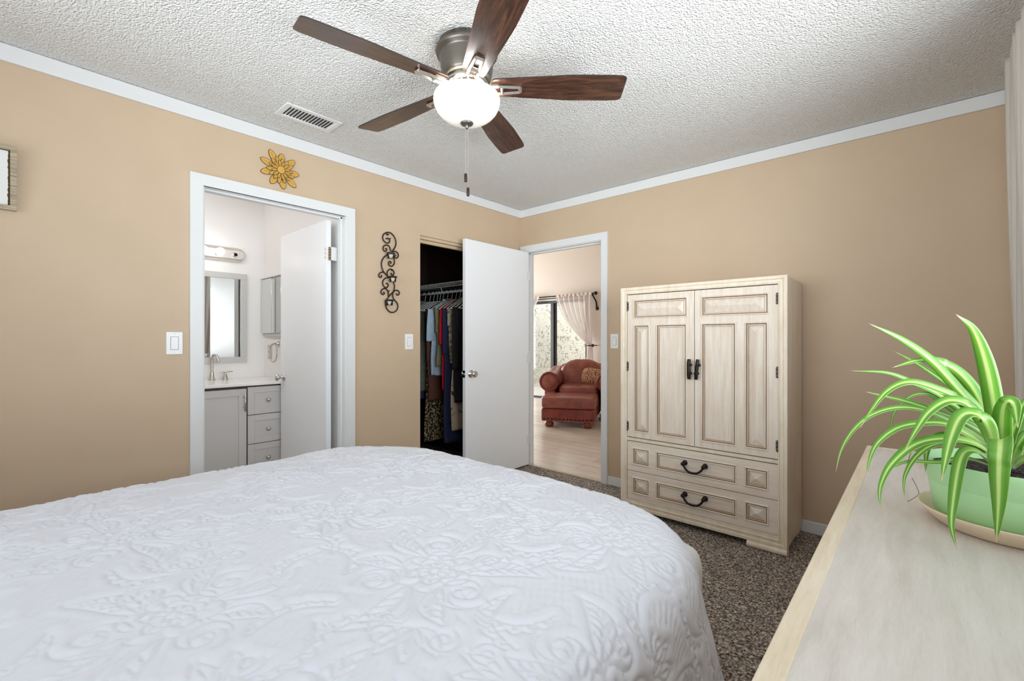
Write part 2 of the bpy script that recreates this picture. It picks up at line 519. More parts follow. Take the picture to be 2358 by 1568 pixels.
LEAVES = [
 (0.0269,[(2.994,-1.965,0.939),(2.992,-1.979,0.996),(2.983,-2.001,1.079),(2.970,-2.025,1.156),(2.952,-2.050,1.216),(2.927,-2.078,1.245)]),
 (0.0183,[(2.991,-1.967,0.939),(2.990,-1.955,0.992),(2.967,-1.964,1.042),(2.934,-1.984,1.090),(2.894,-2.008,1.148),(2.846,-2.040,1.195),(2.791,-2.079,1.230)]),
 (0.0124,[(2.990,-1.968,0.939),(2.989,-1.930,0.988),(2.950,-1.917,1.068),(2.912,-1.924,1.103),(2.868,-1.937,1.141),(2.829,-1.952,1.168)]),
 (0.0205,[(2.992,-1.966,0.939),(2.993,-1.947,0.994),(2.976,-1.948,1.045),(2.955,-1.954,1.097),(2.929,-1.967,1.132),(2.900,-1.985,1.149),(2.868,-2.006,1.149),(2.828,-2.032,1.133)]),
 (0.0107,[(2.991,-1.967,0.939),(2.990,-1.948,0.984),(2.947,-1.962,1.036),(2.908,-1.980,1.074),(2.868,-2.002,1.098),(2.821,-2.029,1.121),(2.758,-2.068,1.125)]),
 (0.0146,[(2.991,-1.967,0.939),(2.987,-1.986,0.991),(2.938,-2.050,1.068),(2.898,-2.098,1.097),(2.858,-2.143,1.111),(2.827,-2.179,1.095),(2.803,-2.209,1.057),(2.787,-2.230,1.023)]),
 (0.0132,[(2.991,-1.967,0.939),(2.986,-1.966,0.984),(2.945,-1.997,1.021),(2.894,-2.037,1.047),(2.855,-2.068,1.064),(2.824,-2.093,1.074),(2.788,-2.122,1.085)]),
 (0.0102,[(2.988,-1.970,0.939),(2.983,-1.978,0.977),(2.932,-2.030,1.019),(2.881,-2.080,1.050),(2.838,-2.121,1.056),(2.800,-2.158,1.041),(2.773,-2.185,1.011),(2.755,-2.203,0.971),(2.747,-2.213,0.927)]),
 (0.0184,[(2.990,-1.968,0.939),(2.985,-1.995,0.987),(2.962,-2.037,1.040),(2.942,-2.067,1.068),(2.914,-2.104,1.075),(2.887,-2.141,1.055),(2.868,-2.171,1.021),(2.852,-2.199,0.984)]),
 (0.0235,[(2.990,-1.968,0.939),(2.982,-2.015,0.987),(2.967,-2.065,1.038),(2.946,-2.103,1.054),(2.929,-2.135,1.046),(2.916,-2.172,1.013),(2.907,-2.209,0.973),(2.902,-2.234,0.945)]),
 (0.0140,[(2.988,-1.970,0.939),(2.980,-1.987,0.971),(2.918,-2.061,1.022),(2.873,-2.112,1.027),(2.839,-2.151,1.018),(2.812,-2.183,0.991),(2.800,-2.199,0.958),(2.796,-2.208,0.923)]),
 (0.0170,[(2.986,-1.972,0.935),(2.979,-1.993,0.966),(2.943,-2.045,0.991),(2.898,-2.106,0.998),(2.863,-2.151,0.987),(2.833,-2.195,0.955),(2.819,-2.220,0.921),(2.817,-2.229,0.894),(2.822,-2.232,0.871)]),
 (0.0108,[(2.986,-1.972,0.935),(2.975,-1.990,0.961),(2.931,-2.043,0.984),(2.893,-2.086,0.982),(2.868,-2.116,0.960),(2.853,-2.135,0.928),(2.850,-2.143,0.903),(2.852,-2.145,0.879)]),
 (0.0088,[(2.983,-1.974,0.934),(2.944,-2.022,0.952),(2.903,-2.068,0.946),(2.858,-2.118,0.949),(2.833,-2.145,0.938),(2.826,-2.155,0.920)]),
 (0.0177,[(2.986,-1.972,0.934),(2.974,-2.007,0.954),(2.954,-2.049,0.973),(2.939,-2.079,0.973),(2.930,-2.106,0.953),(2.921,-2.156,0.906),(2.916,-2.198,0.861),(2.922,-2.224,0.827)]),
 (0.0293,[(2.996,-1.976,0.936),(2.984,-2.108,0.987),(2.978,-2.180,1.021),(2.974,-2.218,1.011),(2.972,-2.223,0.976),(2.972,-2.219,0.919),(2.970,-2.214,0.850)]),
 (0.0275,[(2.999,-1.960,0.935),(2.994,-2.010,1.001),(2.993,-2.041,1.054),(2.999,-2.049,1.076),(3.008,-2.049,1.069),(3.010,-2.071,1.030)]),
 (0.0045,[(2.995,-1.964,0.939),(2.995,-1.948,1.026),(2.994,-1.943,1.074),(2.992,-1.940,1.119)]),
 (0.0072,[(2.990,-1.968,0.939),(2.948,-1.958,1.022),(2.900,-1.974,1.069),(2.876,-1.985,1.076),(2.853,-1.997,1.064),(2.834,-2.003,1.037),(2.827,-2.003,1.013),(2.828,-1.996,0.990),(2.831,-1.989,0.974)]),
 (0.0120,[(2.986,-1.972,0.935),(2.962,-1.969,0.965),(2.921,-1.983,0.990),(2.895,-1.995,0.981),(2.885,-1.994,0.950),(2.883,-1.984,0.903)]),
 (0.0092,[(2.986,-1.972,0.939),(2.970,-1.961,0.976),(2.942,-1.966,1.008),(2.916,-1.976,1.024),(2.895,-1.986,1.023)]),
 (0.0107,[(2.988,-1.970,0.939),(2.983,-1.948,0.979),(2.958,-1.948,1.014),(2.930,-1.956,1.037),(2.906,-1.963,1.058),(2.879,-1.974,1.078)]),
 (0.0077,[(2.986,-1.972,0.935),(2.961,-1.976,0.970),(2.936,-1.988,0.989),(2.915,-2.000,0.992),(2.900,-2.009,0.987)]),
 (0.0136,[(3.004,-1.956,0.932),(3.008,-1.958,0.961),(3.017,-1.958,1.010),(3.031,-1.953,1.065),(3.051,-1.940,1.092)]),
 (0.0155,[(3.014,-1.947,0.930),(3.019,-1.960,0.970),(3.035,-1.961,1.006),(3.056,-1.952,1.014),(3.069,-1.951,0.989)]),
 (0.0177,[(3.019,-1.942,0.930),(3.038,-1.894,0.982),(3.076,-1.838,1.021),(3.110,-1.793,1.026),(3.129,-1.763,0.988)]),
 (0.0177,[(3.009,-1.951,0.939),(3.034,-1.889,1.023),(3.064,-1.838,1.092),(3.096,-1.792,1.134)]),
 (0.0151,[(3.014,-1.947,0.928),(3.033,-1.960,0.955),(3.059,-1.962,0.960),(3.072,-1.976,0.926),(3.072,-2.002,0.885)]),
]

# ================================================================== SETTING
H = 2.44
# ---- floors
structure(MB().box((-.0, -4.3, -.1), (3.26, 0.012, 0)).build('floor', M['carpet']))
structure(MB().box((-1.42, -3.6, -.1), (-.0, -1.75, -.002)).build('floor', M['tile']))
structure(MB().box((-1.4, -1.75, -.1), (-.0, -.02, .0)).build('floor', M['carpet']))
structure(MB().box((-5.0, 0.012, -.1), (2.4, 4.0, .004)).build('floor', M['plank']))
structure(MB().box((-8, 4.12, -.14), (4, 6.2, -.04)).build('floor', M['concrete']))
# ---- ceilings
structure(MB().box((-.11, -4.41, H), (3.37, .11, H + .1)).build('ceiling', M['ceiling']))
structure(MB().box((-1.53, -3.71, H), (-.11, 0, H + .1)).build('ceiling', M['bath_white']))
structure(MB().box((-5.1, .11, 3.5), (2.5, 4.12, 3.6)).build('ceiling', M['cream']))

# ---- bedroom left wall with bathroom doorway and closet opening
BY0, BY1, BZ = -2.612, -1.807, 2.022      # bathroom doorway
CY0, CY1, CZ = -1.187, -.40, 2.004        # closet opening
w = MB()
for y0, y1, z0, z1 in [(-4.41, BY0 - .015, 0, H), (BY0 - .015, BY1 + .015, BZ + .015, H), (BY1 + .015, CY0, 0, H), (CY0, CY1, CZ, H), (CY1, 0.11, 0, H)]:
    w.box((-.11, y0, z0), (0, y1, z1))
structure(w.build('wall_left', M['tan']))
# back wall with the bedroom doorway
DX0, DX1, DZ = .072, .893, 2.024
w = MB()
for x0, x1, z0, z1 in [(0, DX0 - .015, 0, H), (DX0 - .015, DX1 + .015, DZ + .015, H), (DX1 + .015, 3.37, 0, H)]:
    w.box((x0, 0, z0), (x1, .11, z1))
structure(w.build('wall_back', M['tan']))
# right wall with window opening
w = MB()
for y0, y1, z0, z1 in [(-4.41, -3.45, 0, H), (-3.45, -1.25, 0, .95), (-3.45, -1.25, 2.15, H), (-1.25, 0, 0, H)]:
    w.box((3.26, y0, z0), (3.37, y1, z1))
structure(w.build('wall_right', M['tan']))
w = MB()
for x0, x1, z0, z1 in [(0, .45, 0, H), (.45, 3.05, 0, .975), (.45, 3.05, 2.225, H), (3.05, 3.26, 0, H)]:
    w.box((x0, -4.41, z0), (x1, -4.3, z1))
structure(w.build('wall_front', M['tan']))
# window frames in the two openings; the front one is unseen, added for light
w = MB()
w.box((3.28, -3.45, .95), (3.35, -3.41, 2.15)).box((3.28, -1.29, .95), (3.35, -1.25, 2.15)).box((3.28, -3.41, .95), (3.35, -1.29, .99)).box((3.28, -3.41, 2.11), (3.35, -1.29, 2.15)).box((3.29, -2.37, .99), (3.34, -2.33, 2.11))
structure(w.build('window_1', M['trim']))
w = MB()
w.box((.45, -4.37, .975), (.49, -4.32, 2.225)).box((3.01, -4.37, .975), (3.05, -4.32, 2.225)).box((.49, -4.37, .975), (3.01, -4.32, 1.015)).box((.49, -4.37, 2.185), (3.01, -4.32, 2.225)).box((1.73, -4.36, 1.015), (1.77, -4.33, 2.185))
structure(w.build('window_2', M['trim']))

# ---- bathroom walls
structure(MB().box((-1.53, -3.71, 0), (-1.42, -1.70, H)).build('wall_vanity', M['bath_white']))
w = MB()
w.box((-1.42, -1.802, 0), (-.11, -1.75, H))
structure(w.build('wall_bath_right', M['bath_white']))
structure(MB().box((-1.42, -3.71, 0), (-.11, -3.6, H)).build('wall_bath_left', M['bath_white']))
# bathroom face of the shared wall
w = MB()
for y0, y1, z0, z1 in [(-3.6, BY0 - .07, 0, H), (BY0 - .07, BY1, BZ + .07, H)]:
    w.box((-.114, y0, z0), (-.1101, y1, z1))
structure(w.build('wall_bath_inner', M['bath_white']))
# ---- closet walls
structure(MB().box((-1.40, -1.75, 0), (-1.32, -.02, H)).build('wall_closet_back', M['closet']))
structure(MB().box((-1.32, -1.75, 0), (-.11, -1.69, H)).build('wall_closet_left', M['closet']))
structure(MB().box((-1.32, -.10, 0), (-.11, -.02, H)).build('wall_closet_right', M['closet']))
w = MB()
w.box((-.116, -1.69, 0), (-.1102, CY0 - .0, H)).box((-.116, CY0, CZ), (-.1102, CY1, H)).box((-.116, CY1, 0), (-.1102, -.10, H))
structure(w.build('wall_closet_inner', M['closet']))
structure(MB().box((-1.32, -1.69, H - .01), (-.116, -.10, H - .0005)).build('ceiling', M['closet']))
# ---- living room walls
LX0, LX1, LZ = -4.5, -1.80, 1.98          # patio door opening
w = MB()
for x0, x1, z0, z1 in [(-5.1, LX0, 0, 3.5), (LX0, LX1, LZ, 3.5), (LX1, 2.5, 0, 3.5)]:
    w.box((x0, 4.0, z0), (x1, 4.12, z1))
structure(w.build('wall_living_far', M['cream']))
w = MB()
for y0, y1, z0, z1 in [(0, 1.55, 0, 3.5), (1.55, 3.65, 0, .3), (1.55, 3.65, 2.5, 3.5), (3.65, 4.12, 0, 3.5)]:
    w.box((-5.1, y0, z0), (-5.0, y1, z1))
structure(w.build('wall_living_left', M['cream']))
structure(MB().box((2.4, .11, 0), (2.5, 4.12, 3.5)).build('wall_living_right', M['cream']))
w = MB()
for x0, x1, z0, z1 in [(-5.0, DX0 - .075, 0, 3.5), (DX0 - .075, DX1 + .075, DZ + .075, 3.5), (DX1 + .075, 2.4, 0, 3.5)]:
    w.box((x0, .1102, z0), (x1, .114, z1))
structure(w.build('wall_living_near', M['cream']))
w = MB()
w.box((-5.05, 1.55, .3), (-5.02, 1.6, 2.5)).box((-5.05, 3.6, .3), (-5.02, 3.65, 2.5)).box((-5.05, 1.6, .3), (-5.02, 3.6, .35)).box((-5.05, 1.6, 2.45), (-5.02, 3.6, 2.5))
structure(w.build('window_3', M['trim']))  # unseen window frame, added round the living room fill
# stucco garden wall outside the patio door, low pale ledge on it
structure(MB().box((-8, 6.0, -.04), (4, 6.2, 3.3)).build('wall_outside', M['stucco']))
structure(MB().box((-2.75, 5.75, .95), (-2.0, 6.0, 1.06), .01).box((-2.72, 5.8, -.04), (-2.03, 6.0, .95)).build('trim_outside_ledge', M['trim']))

# ---- crown boards, baseboards
CB = 2.3655
structure(MB().box((0.0, -4.3, CB), (.016, 0, H - .002), .002).build('trim_1', M['trim']))
structure(MB().box((.016, -.016, CB), (3.26, 0, H - .002), .002).build('trim_2', M['trim']))
structure(MB().box((3.244, -4.3, CB), (3.26, -.016, H - .002), .002).build('trim_3', M['trim']))
structure(MB().box((.956, -.013, 0), (3.26, 0, .073), .004).build('baseboard_back', M['trim']))
structure(MB().box((3.247, -4.3, 0), (3.26, -.013, .073), .004).build('baseboard_right', M['trim']))
w = MB()
for y0, y1 in [(-4.3, -2.679), (-1.74, CY0), (CY1, -.02)]:
    w.box((0, y0, 0), (.013, y1, .073), .004)
structure(w.build('baseboard_left', M['trim']))

# ---- bathroom doorway frame: jambs, stops, casing
w = MB()
w.box((-.115, BY0 - .018, 0), (.003, BY0, BZ)).box((-.115, BY1, 0), (.003, BY1 + .018, BZ)).box((-.115, BY0 - .018, BZ), (.003, BY1 + .018, BZ + .018))
w.box((-.075, BY0, 0), (-.035, BY0 + .011, BZ), .001).box((-.075, BY1 - .011, 0), (-.035, BY1, BZ), .001).box((-.075, BY0, BZ - .011), (-.035, BY1, BZ), .001)
oz = 2.0825
w.poly([(-2.679, 0), (-2.622, 0), (-2.622, 2.022), (-2.622, 2.022), (-2.679, oz)], 'yz', 0, .017)
w.poly([(-1.797, 0), (-1.74, 0), (-1.74, oz), (-1.797, 2.022)], 'yz', 0, .017)
w.poly([(-2.679, oz), (-2.622, 2.022), (-1.797, 2.022), (-1.74, oz)], 'yz', 0, .017)
# thin inner bead of the casing
w.box((.003, -2.622, 0), (.010, -2.616, 2.028)).box((.003, -1.803, 0), (.010, -1.797, 2.028)).box((.003, -2.616, 2.022), (.010, -1.803, 2.028))
bd = structure(w.build('door_1', M['trim']))
# bathroom door leaf, open at a right angle against the side wall
f = MB()
f.box((-.872, -1.878, .012), (-.118, -1.843, 2.008), .0015, 1)
leaf = structure(f.build('door_2', M['door_paint']), 'plain white flush door standing open inside the bathroom')
def knob(parent, base, axis, sgn, mat):
    """rose, neck and round knob along an axis"""
    k = MB()
    pr = [(.0, 0), (.031, 0), (.033, .003), (.030, .008), (.016, .011), (.011, .016), (.011, .030), (.017, .034), (.025, .041), (.0275, .050), (.026, .058), (.019, .063), (.013, .064), (.010, .062), (0, .062)]
    k.lathe([(r, h * sgn) for r, h in pr], base, axis, 28, True, False)
    return k.build('knob', mat, parent)
knob(leaf, (-.815, -1.878, .905), 'y', -1, M['chrome'])
knob(leaf, (-.815, -1.843, .905), 'y', 1, M['chrome'])
for z in (1.78, .25):
    hg = MB()
    hg.box((-.134, -1.8795, z - .042), (-.116, -1.8780, z + .042))
    hg.box((-.113, -1.849, z - .045), (-.100, -1.8085, z + .045))
    hgo = hg.build('hinge', M['trim'], leaf)
    hg = MB()
    for i in range(5):
        hg.lathe([(0, 0), (.0065, 0), (.0065, .0165), (0, .0165)], (-.112, -1.857, z - .045 + i * .0182), 'z', 12, True, False)
    for dx, dz in ((-.127, .028), (-.127, -.028), (-.127, 0)):
        hg.lathe([(0, 0), (.0042, 0), (.0042, -.0015), (0, -.002)], (dx, -1.8795, z + dz), 'y', 8)
    plabel(hg.build('hinge_pin', M['brass'], hgo), 'worn brass pin and screws')

# ---- closet opening: header track
w = MB()
w.box((-.100, CY0, CZ - .022), (-.018, CY1, CZ - .0005)).box((-.075, CY0, CZ - .045), (-.05, CY1, CZ - .022))
structure(w.build('trim_4', plain('tan_track_paint', srgb(206, 182, 150), .5)))

# ---- bedroom doorway frame on the back wall
w = MB()
w.box((DX0 - .018, -.003, 0), (DX0, .115, DZ)).box((DX1, -.003, 0), (DX1 + .018, .115, DZ)).box((DX0 - .018, -.003, DZ), (DX1 + .018, .115, DZ + .018))
w.box((DX0, .045, 0), (DX0 + .011, .085, DZ), .001).box((DX1 - .011, .045, 0), (DX1, .085, DZ), .001).box((DX0, .045, DZ - .011), (DX1, .085, DZ), .001)
oz = 2.0885; ix0, ix1 = DX0 - .006, DX1 + .006
w.poly([(.010, 0), (ix0, 0), (ix0, 2.03), (.010, oz)], 'xz', -.017, 0)
w.poly([(ix1, 0), (.9555, 0), (.9555, oz), (ix1, 2.03)], 'xz', -.017, 0)
w.poly([(.010, oz), (ix0, 2.03), (ix1, 2.03), (.9555, oz)], 'xz', -.017, 0)
structure(w.build('door_3', M['trim']))
structure(MB().box((DX0, -.004, 0), (DX1, .03, .007), .002).build('trim_5', plain('threshold_strip', srgb(190, 172, 150), .35)))
# bedroom door leaf, swung open in front of the closet
ang = R(0.0)
f = MB()
f.box((.082, -.822, .016), (.117, -.018, 2.022), .0015, 1)
leaf2 = structure(f.build('door_4', M['door_paint']), 'plain white flush bedroom door swung open in front of the closet')
knob(leaf2, (.117, -.765, .914), 'x', 1, M['chrome'])
knob(leaf2, (.082, -.765, .914), 'x', -1, M['chrome'])
MB().box((.086, -.824, .885), (.113, -.8212, .943)).box((.093, -.832, .906), (.106, -.822, .922), .002).build('latch', M['chrome'], leaf2)
for z in (1.80, 1.02, .25):
    hg = MB()
    for i in range(5):
        hg.lathe([(.006, 0), (.006, .017)], (.122, -.010, z - .045 + i * .0182), 'z', 12)
    hg.box((.1165, -.045, z - .045), (.1185, -.010, z + .045))
    hg.build('hinge', M['trim'], leaf2)

# ---- patio door in the living room far wall
w = MB(); al = plain('dark_anodised_frame', srgb(66, 66, 70), .4, .4)
w.box((LX0, 4.02, LZ - .05), (LX1, 4.09, LZ)).box((LX0, 4.02, 0), (LX1, 4.09, .035)).box((LX0, 4.02, .035), (LX0 + .04, 4.09, LZ - .05)).box((LX1 - .04, 4.02, .035), (LX1, 4.09, LZ - .05))
w.box((-2.655, 4.015, .035), (-2.585, 4.05, LZ - .05)).box((-2.585, 4.045, .035), (-2.545, 4.08, LZ - .05))
pd = structure(w.build('door_5', al))
MB().box((LX0 + .04, 4.028, .035), (-2.655, 4.034, LZ - .05)).build('glass', M['glass'], pd)
MB().box((-2.545, 4.058, .035), (LX1 - .04, 4.064, LZ - .05)).build('glass', M['glass'], pd)
structure(MB().box((-4.55, 3.985, 1.99), (-1.76, 4.0, 2.045), .003).build('trim_6', M['trim']))

# ================================================================== ARMOIRE
def face_holes(mb, x0, x1, z0, z1, y, holes):
    """flat front face with rectangular holes"""
    xs = sorted({x0, x1, *[h[0] for h in holes], *[h[1] for h in holes]})
    zs = sorted({z0, z1, *[h[2] for h in holes], *[h[3] for h in holes]})
    for a, b in zip(xs[:-1], xs[1:]):
        for c, d in zip(zs[:-1], zs[1:]):
            mx, mz = (a + b) / 2, (c + d) / 2
            if any(h[0] < mx < h[1] and h[2] < mz < h[3] for h in holes): continue
            mb._f([mb.bm.verts.new(p) for p in [(a, y, c), (b, y, c), (b, y, d), (a, y, d)]])
def panel(mb, x0, x1, z0, z1, y, prof, cap='flat', rise=0.0):
    """moulded panel: prof = [(inset, depth behind face, material index)]"""
    prev = None
    for ins, dep, mi in prof:
        pts = [(x0 + ins, y + dep, z0 + ins), (x1 - ins, y + dep, z0 + ins), (x1 - ins, y + dep, z1 - ins), (x0 + ins, y + dep, z1 - ins)]
        if prev is not None:
            mb.mi = mi
            for i in range(4):
                j = (i + 1) % 4
                mb._f([mb.bm.verts.new(p) for p in [prev[i], prev[j], pts[j], pts[i]]])
        prev = pts
    mb.mi = 0
    if cap == 'flat':
        mb._f([mb.bm.verts.new(p) for p in prev])
    else:
        a, b, c, d = prev
        yy = a[1] - rise
        w, h = b[0] - a[0], d[2] - a[2]
        if w >= h:
            p = (a[0] + h / 2, yy, a[2] + h / 2); q = (b[0] - h / 2, yy, a[2] + h / 2)
            fs = [[a, b, q, p], [b, c, q], [c, d, p, q], [d, a, p]]
        else:
            p = (a[0] + w / 2, yy, a[2] + w / 2); q = (a[0] + w / 2, yy, d[2] - w / 2)
            fs = [[a, b, p], [b, c, q, p], [c, d, q], [d, a, p, q]]
        for f in fs:
            vv = []
            for t in f:
                if not vv or vv[-1] != t: vv.append(t)
            if vv[0] == vv[-1]: vv.pop()
            mb._f([mb.bm.verts.new(t) for t in vv])
PROF = [(0, 0, 0), (.002, -.004, 0), (.007, -.005, 0), (.010, .001, 0), (.0115, .006, 1), (.0145, .006, 1), (.0165, .002, 0), (.021, .001, 0), (.0225, .010, 1)]
PFLAT = PROF + [(.024, .010, 0)]

AX0, AX1, AY, AZ0, AZ1 = 1.322, 2.334, -.465, .037, 1.553
A = thing('armoire', 'tall whitewashed oak armoire with panelled doors against the back wall', 'armoire', (1.828, -.25, 0))
w = MB()
w.box((AX0 + .004, AY + .022, AZ0), (AX0 + .026, -.03, AZ1 - .006)).box((AX1 - .026, AY + .022, AZ0), (AX1 - .004, -.03, AZ1 - .006))
w.box((AX0 + .026, AY + .022, AZ1 - .03), (AX1 - .026, -.03, AZ1 - .006)).box((AX0 + .026, AY + .022, AZ0), (AX1 - .026, -.03, AZ0 + .02)).box((AX0 + .026, -.045, AZ0 + .02), (AX1 - .026, -.03, AZ1 - .03))
w.box((AX0 + .026, AY + .035, .505), (AX1 - .026, -.045, .52))
w.build('carcass', M['oak_v'], A)
# face frame with stepped moulding all round
w = MB()
fw = .046
def frame_ring(i0, i1, y0, y1):
    a0, a1, c0, c1 = AX0 + i0, AX1 - i0, AZ0 + i0, AZ1 - i0
    b0, b1, d0, d1 = AX0 + i1, AX1 - i1, AZ0 + i1, AZ1 - i1
    o = [(a0, y0, c0), (a1, y0, c0), (a1, y0, c1), (a0, y0, c1)]
    n = [(b0, y1, d0), (b1, y1, d0), (b1, y1, d1), (b0, y1, d1)]
    for i in range(4):
        j = (i + 1) % 4
        w._f([w.bm.verts.new(p) for p in (o[i], o[j], n[j], n[i])])
for i0, i1, y0, y1 in [(0, 0, AY + .03, AY + .002), (0, .002, AY + .002, AY), (.002, .018, AY, AY - .001), (.018, .021, AY - .001, AY + .006), (.021, .036, AY + .006, AY + .004), (.036, .040, AY + .004, AY - .001), (.040, .046, AY - .001, AY + .001), (.046, .046, AY + .001, AY + .03)]:
    frame_ring(i0, i1, y0, y1)
w.box((AX0 + .046, AY + .006, .503), (AX1 - .046, AY + .03, .524), .001, 1)
w.box((AX0 + .046, AY + .003, AZ0 + .040), (AX1 - .046, AY + .03, .1015), .0015, 1)
w.build('face_frame', M['oak_frame'], A)
DYF = AY + .004
def arm_door(x0, x1, tall_l, hinge_right):
    z0, z1 = .530, 1.502
    if not hinge_right:
        holes = [(1.414, 1.787, 1.338, 1.468), (1.416, 1.534, .565, 1.298), (1.575, 1.783, .565, 1.298)]
        kinds = ['hip', 'hip', 'flat']
    else:
        holes = [(1.867, 2.245, 1.338, 1.463), (1.867, 2.073, .565, 1.298), (2.115, 2.241, .565, 1.298)]
        kinds = ['hip', 'flat', 'hip']
    d = MB()
    face_holes(d, x0, x1, z0, z1, DYF, holes)
    for h, k in zip(holes, kinds):
        panel(d, *h, DYF, PFLAT if k == 'flat' else PROF, k, .013)
    # edges of the leaf
    for a, b in [((x0, z0), (x1, z0)), ((x1, z0), (x1, z1)), ((x1, z1), (x0, z1)), ((x0, z1), (x0, z0))]:
        d._f([d.bm.verts.new(p) for p in [(a[0], DYF, a[1]), (b[0], DYF, b[1]), (b[0], DYF + .02, b[1]), (a[0], DYF + .02, a[1])]])
    d._f([d.bm.verts.new(p) for p in [(x0, DYF + .02, z0), (x1, DYF + .02, z0), (x1, DYF + .02, z1), (x0, DYF + .02, z1)]])
    o = d.build('door', [M['oak_v'], M['groove']], A, normals=False)
    hx = x1 - .002 if hinge_right else x0 + .002
    for z in (1.425, 1.014, .604):
        g = MB()
        for k in range(3):
            g.lathe([(.0048, 0), (.0048, .0205)], (hx, DYF - .004, z - .032 + k * .0215), 'z', 10)
        g.box((hx - (.008 if hinge_right else -.003), DYF - .0025, z - .026), (hx + (-.003 if hinge_right else .008), DYF - .0005, z + .026))
        g.build('hinge', M['pewter'], o)
    return o
dl = arm_door(1.372, 1.8275, 0, False)
dr = arm_door(1.8315, 2.287, 0, True)
def bar_pull(parent, x, zc, tilt):
    g = MB()
    h = .062
    pts = [(x - tilt, DYF - .028, zc - h), (x - tilt * .5, DYF - .032, zc - h * .5), (x, DYF - .033, zc), (x + tilt * .5, DYF - .032, zc + h * .5), (x + tilt, DYF - .028, zc + h)]
    g.tube(catmull(pts, 4), [.0095, .0105] + [.0115] * 13 + [.0105, .0095], 6, smooth=False)
    for s in (-1, 1):
        g.tube([(x + tilt * s * .6, DYF - .028, zc + s * h * .42), (x + tilt * s * .6, DYF - .014, zc + s * h * .42), (x + tilt * s * .6, DYF + .0, zc + s * h * .42)], [.0065, .0055, .009], 10)
        g.tube([(x + tilt * s, DYF - .030, zc + s * h * .42 - .006), (x + tilt * s, DYF - .030, zc + s * h * .42 + .006)], .0135, 8)
    g.build('handle', M['blackiron'], parent)
bar_pull(dl, 1.806, 1.012, .0)
bar_pull(dr, 1.854, 1.012, .006)
def arm_drawer(z0, z1):
    x0, x1 = 1.372, 2.287
    cz0, cz1 = z0 + .040, z1 - .038
    holes = [(1.407, 1.534, cz0, cz1), (1.574, 2.075, cz0, cz1), (2.116, 2.242, cz0, cz1)]
    d = MB()
    face_holes(d, x0, x1, z0, z1, DYF, holes)
    for h, k in zip(holes, ['hip', 'flat', 'hip']):
        panel(d, *h, DYF, PFLAT if k == 'flat' else PROF, k, .014)
    for a, b in [((x0, z0), (x1, z0)), ((x1, z0), (x1, z1)), ((x1, z1), (x0, z1)), ((x0, z1), (x0, z0))]:
        d._f([d.bm.verts.new(p) for p in [(a[0], DYF, a[1]), (b[0], DYF, b[1]), (b[0], DYF + .02, b[1]), (a[0], DYF + .02, a[1])]])
    d._f([d.bm.verts.new(p) for p in [(x0, DYF + .02, z0), (x1, DYF + .02, z0), (x1, DYF + .02, z1), (x0, DYF + .02, z1)]])
    o = d.build('drawer', [M['oak_h'], M['groove']], A, normals=False)
    zc = (cz0 + cz1) / 2 + .016
    g = MB()
    xl, xr = 1.768, 1.893
    yk = DYF + .007
    for xx in (xl, xr):
        g.lathe([(0, .0), (.015, .0), (.0165, -.004), (.0155, -.010), (.011, -.016), (.004, -.018), (0, -.018)], (xx, yk, zc), 'y', 14)
        g.lathe([(.006, 0), (.007, -.03), (.0115, -.034), (.0125, -.041), (.010, -.048), (0, -.050)], (xx, yk, zc), 'y', 12)
    bail = catmull([(xl, yk - .036, zc), (xl + .012, yk - .040, zc - .022), (xl + .034, yk - .044, zc - .040), ((xl + xr) / 2, yk - .046, zc - .045), (xr - .034, yk - .044, zc - .040), (xr - .012, yk - .040, zc - .022), (xr, yk - .036, zc)], 6)
    nb = len(bail)
    g.tube(bail, [.0068 if not .32 < i / nb < .68 else .0058 + .0018 * (i % 2) for i in range(nb)], 8)
    g.build('handle', M['blackiron'], o)
arm_drawer(.301, .498)
arm_drawer(.104, .297)
# front feet: rounded rails, back feet: blocks
for x0, x1 in [(AX0, AX0 + .20), (AX1 - .205, AX1 - .001)]:
    g = MB()
    prof = [(AY + .05, .0), (AY + .004, .0), (AY - .006, .006), (AY - .010, .018), (AY - .006, .031), (AY + .002, .037), (AY + .05, .037)]
    g.skin([g.ring([(x, a, b) for a, b in prof]) for x in (x0, x0 + .003, x1 - .003, x1)], True, True, True, True)
    g.build('foot', M['oak_frame'], A)
for x0, x1 in [(AX0 + .01, AX0 + .06), (AX1 - .06, AX1 - .01)]:
    MB().box((x0, -.13, 0), (x1, -.04, .037), .008).build('foot', M['oak_frame'], A)

# ================================================================== DRESSER
DRX0, DRX1, DRY0, DRY1, DRZ = 2.727, 3.195, -2.86, -1.18, .80
Dd = thing('dresser', 'long pale pickled oak dresser in the right foreground carrying the plant', 'dresser', ((DRX0 + DRX1) / 2, (DRY0 + DRY1) / 2, 0))
w = MB()
w.mi = 0
w.box((DRX0 + .030, DRY0 + .03, DRZ - .0275), (DRX1 - .03, DRY1 - .03, DRZ - .0008))
w.build('top', M['oak_top'], Dd)
g = MB()
bw = .032
for a, b in [((DRX0, DRY0), (DRX0 + bw - .0012, DRY1)), ((DRX1 - bw, DRY0), (DRX1, DRY1)), ((DRX0 + bw - .0012, DRY1 - bw), (DRX1 - bw, DRY1)), ((DRX0 + bw - .0012, DRY0), (DRX1 - bw, DRY0 + bw))]:
    g.box((*a, DRZ - .03), (*b, DRZ), .003)
g.build('top_edge', M['oak_band'], Dd)
w = MB()
w.box((DRX0 + .03, DRY0 + .02, .06), (DRX1 - .005, DRY1 - .02, DRZ - .031)).box((DRX0 + .05, DRY0 + .03, 0), (DRX1 - .01, DRY1 - .03, .06))
w.build('body', M['oak_h'], Dd)
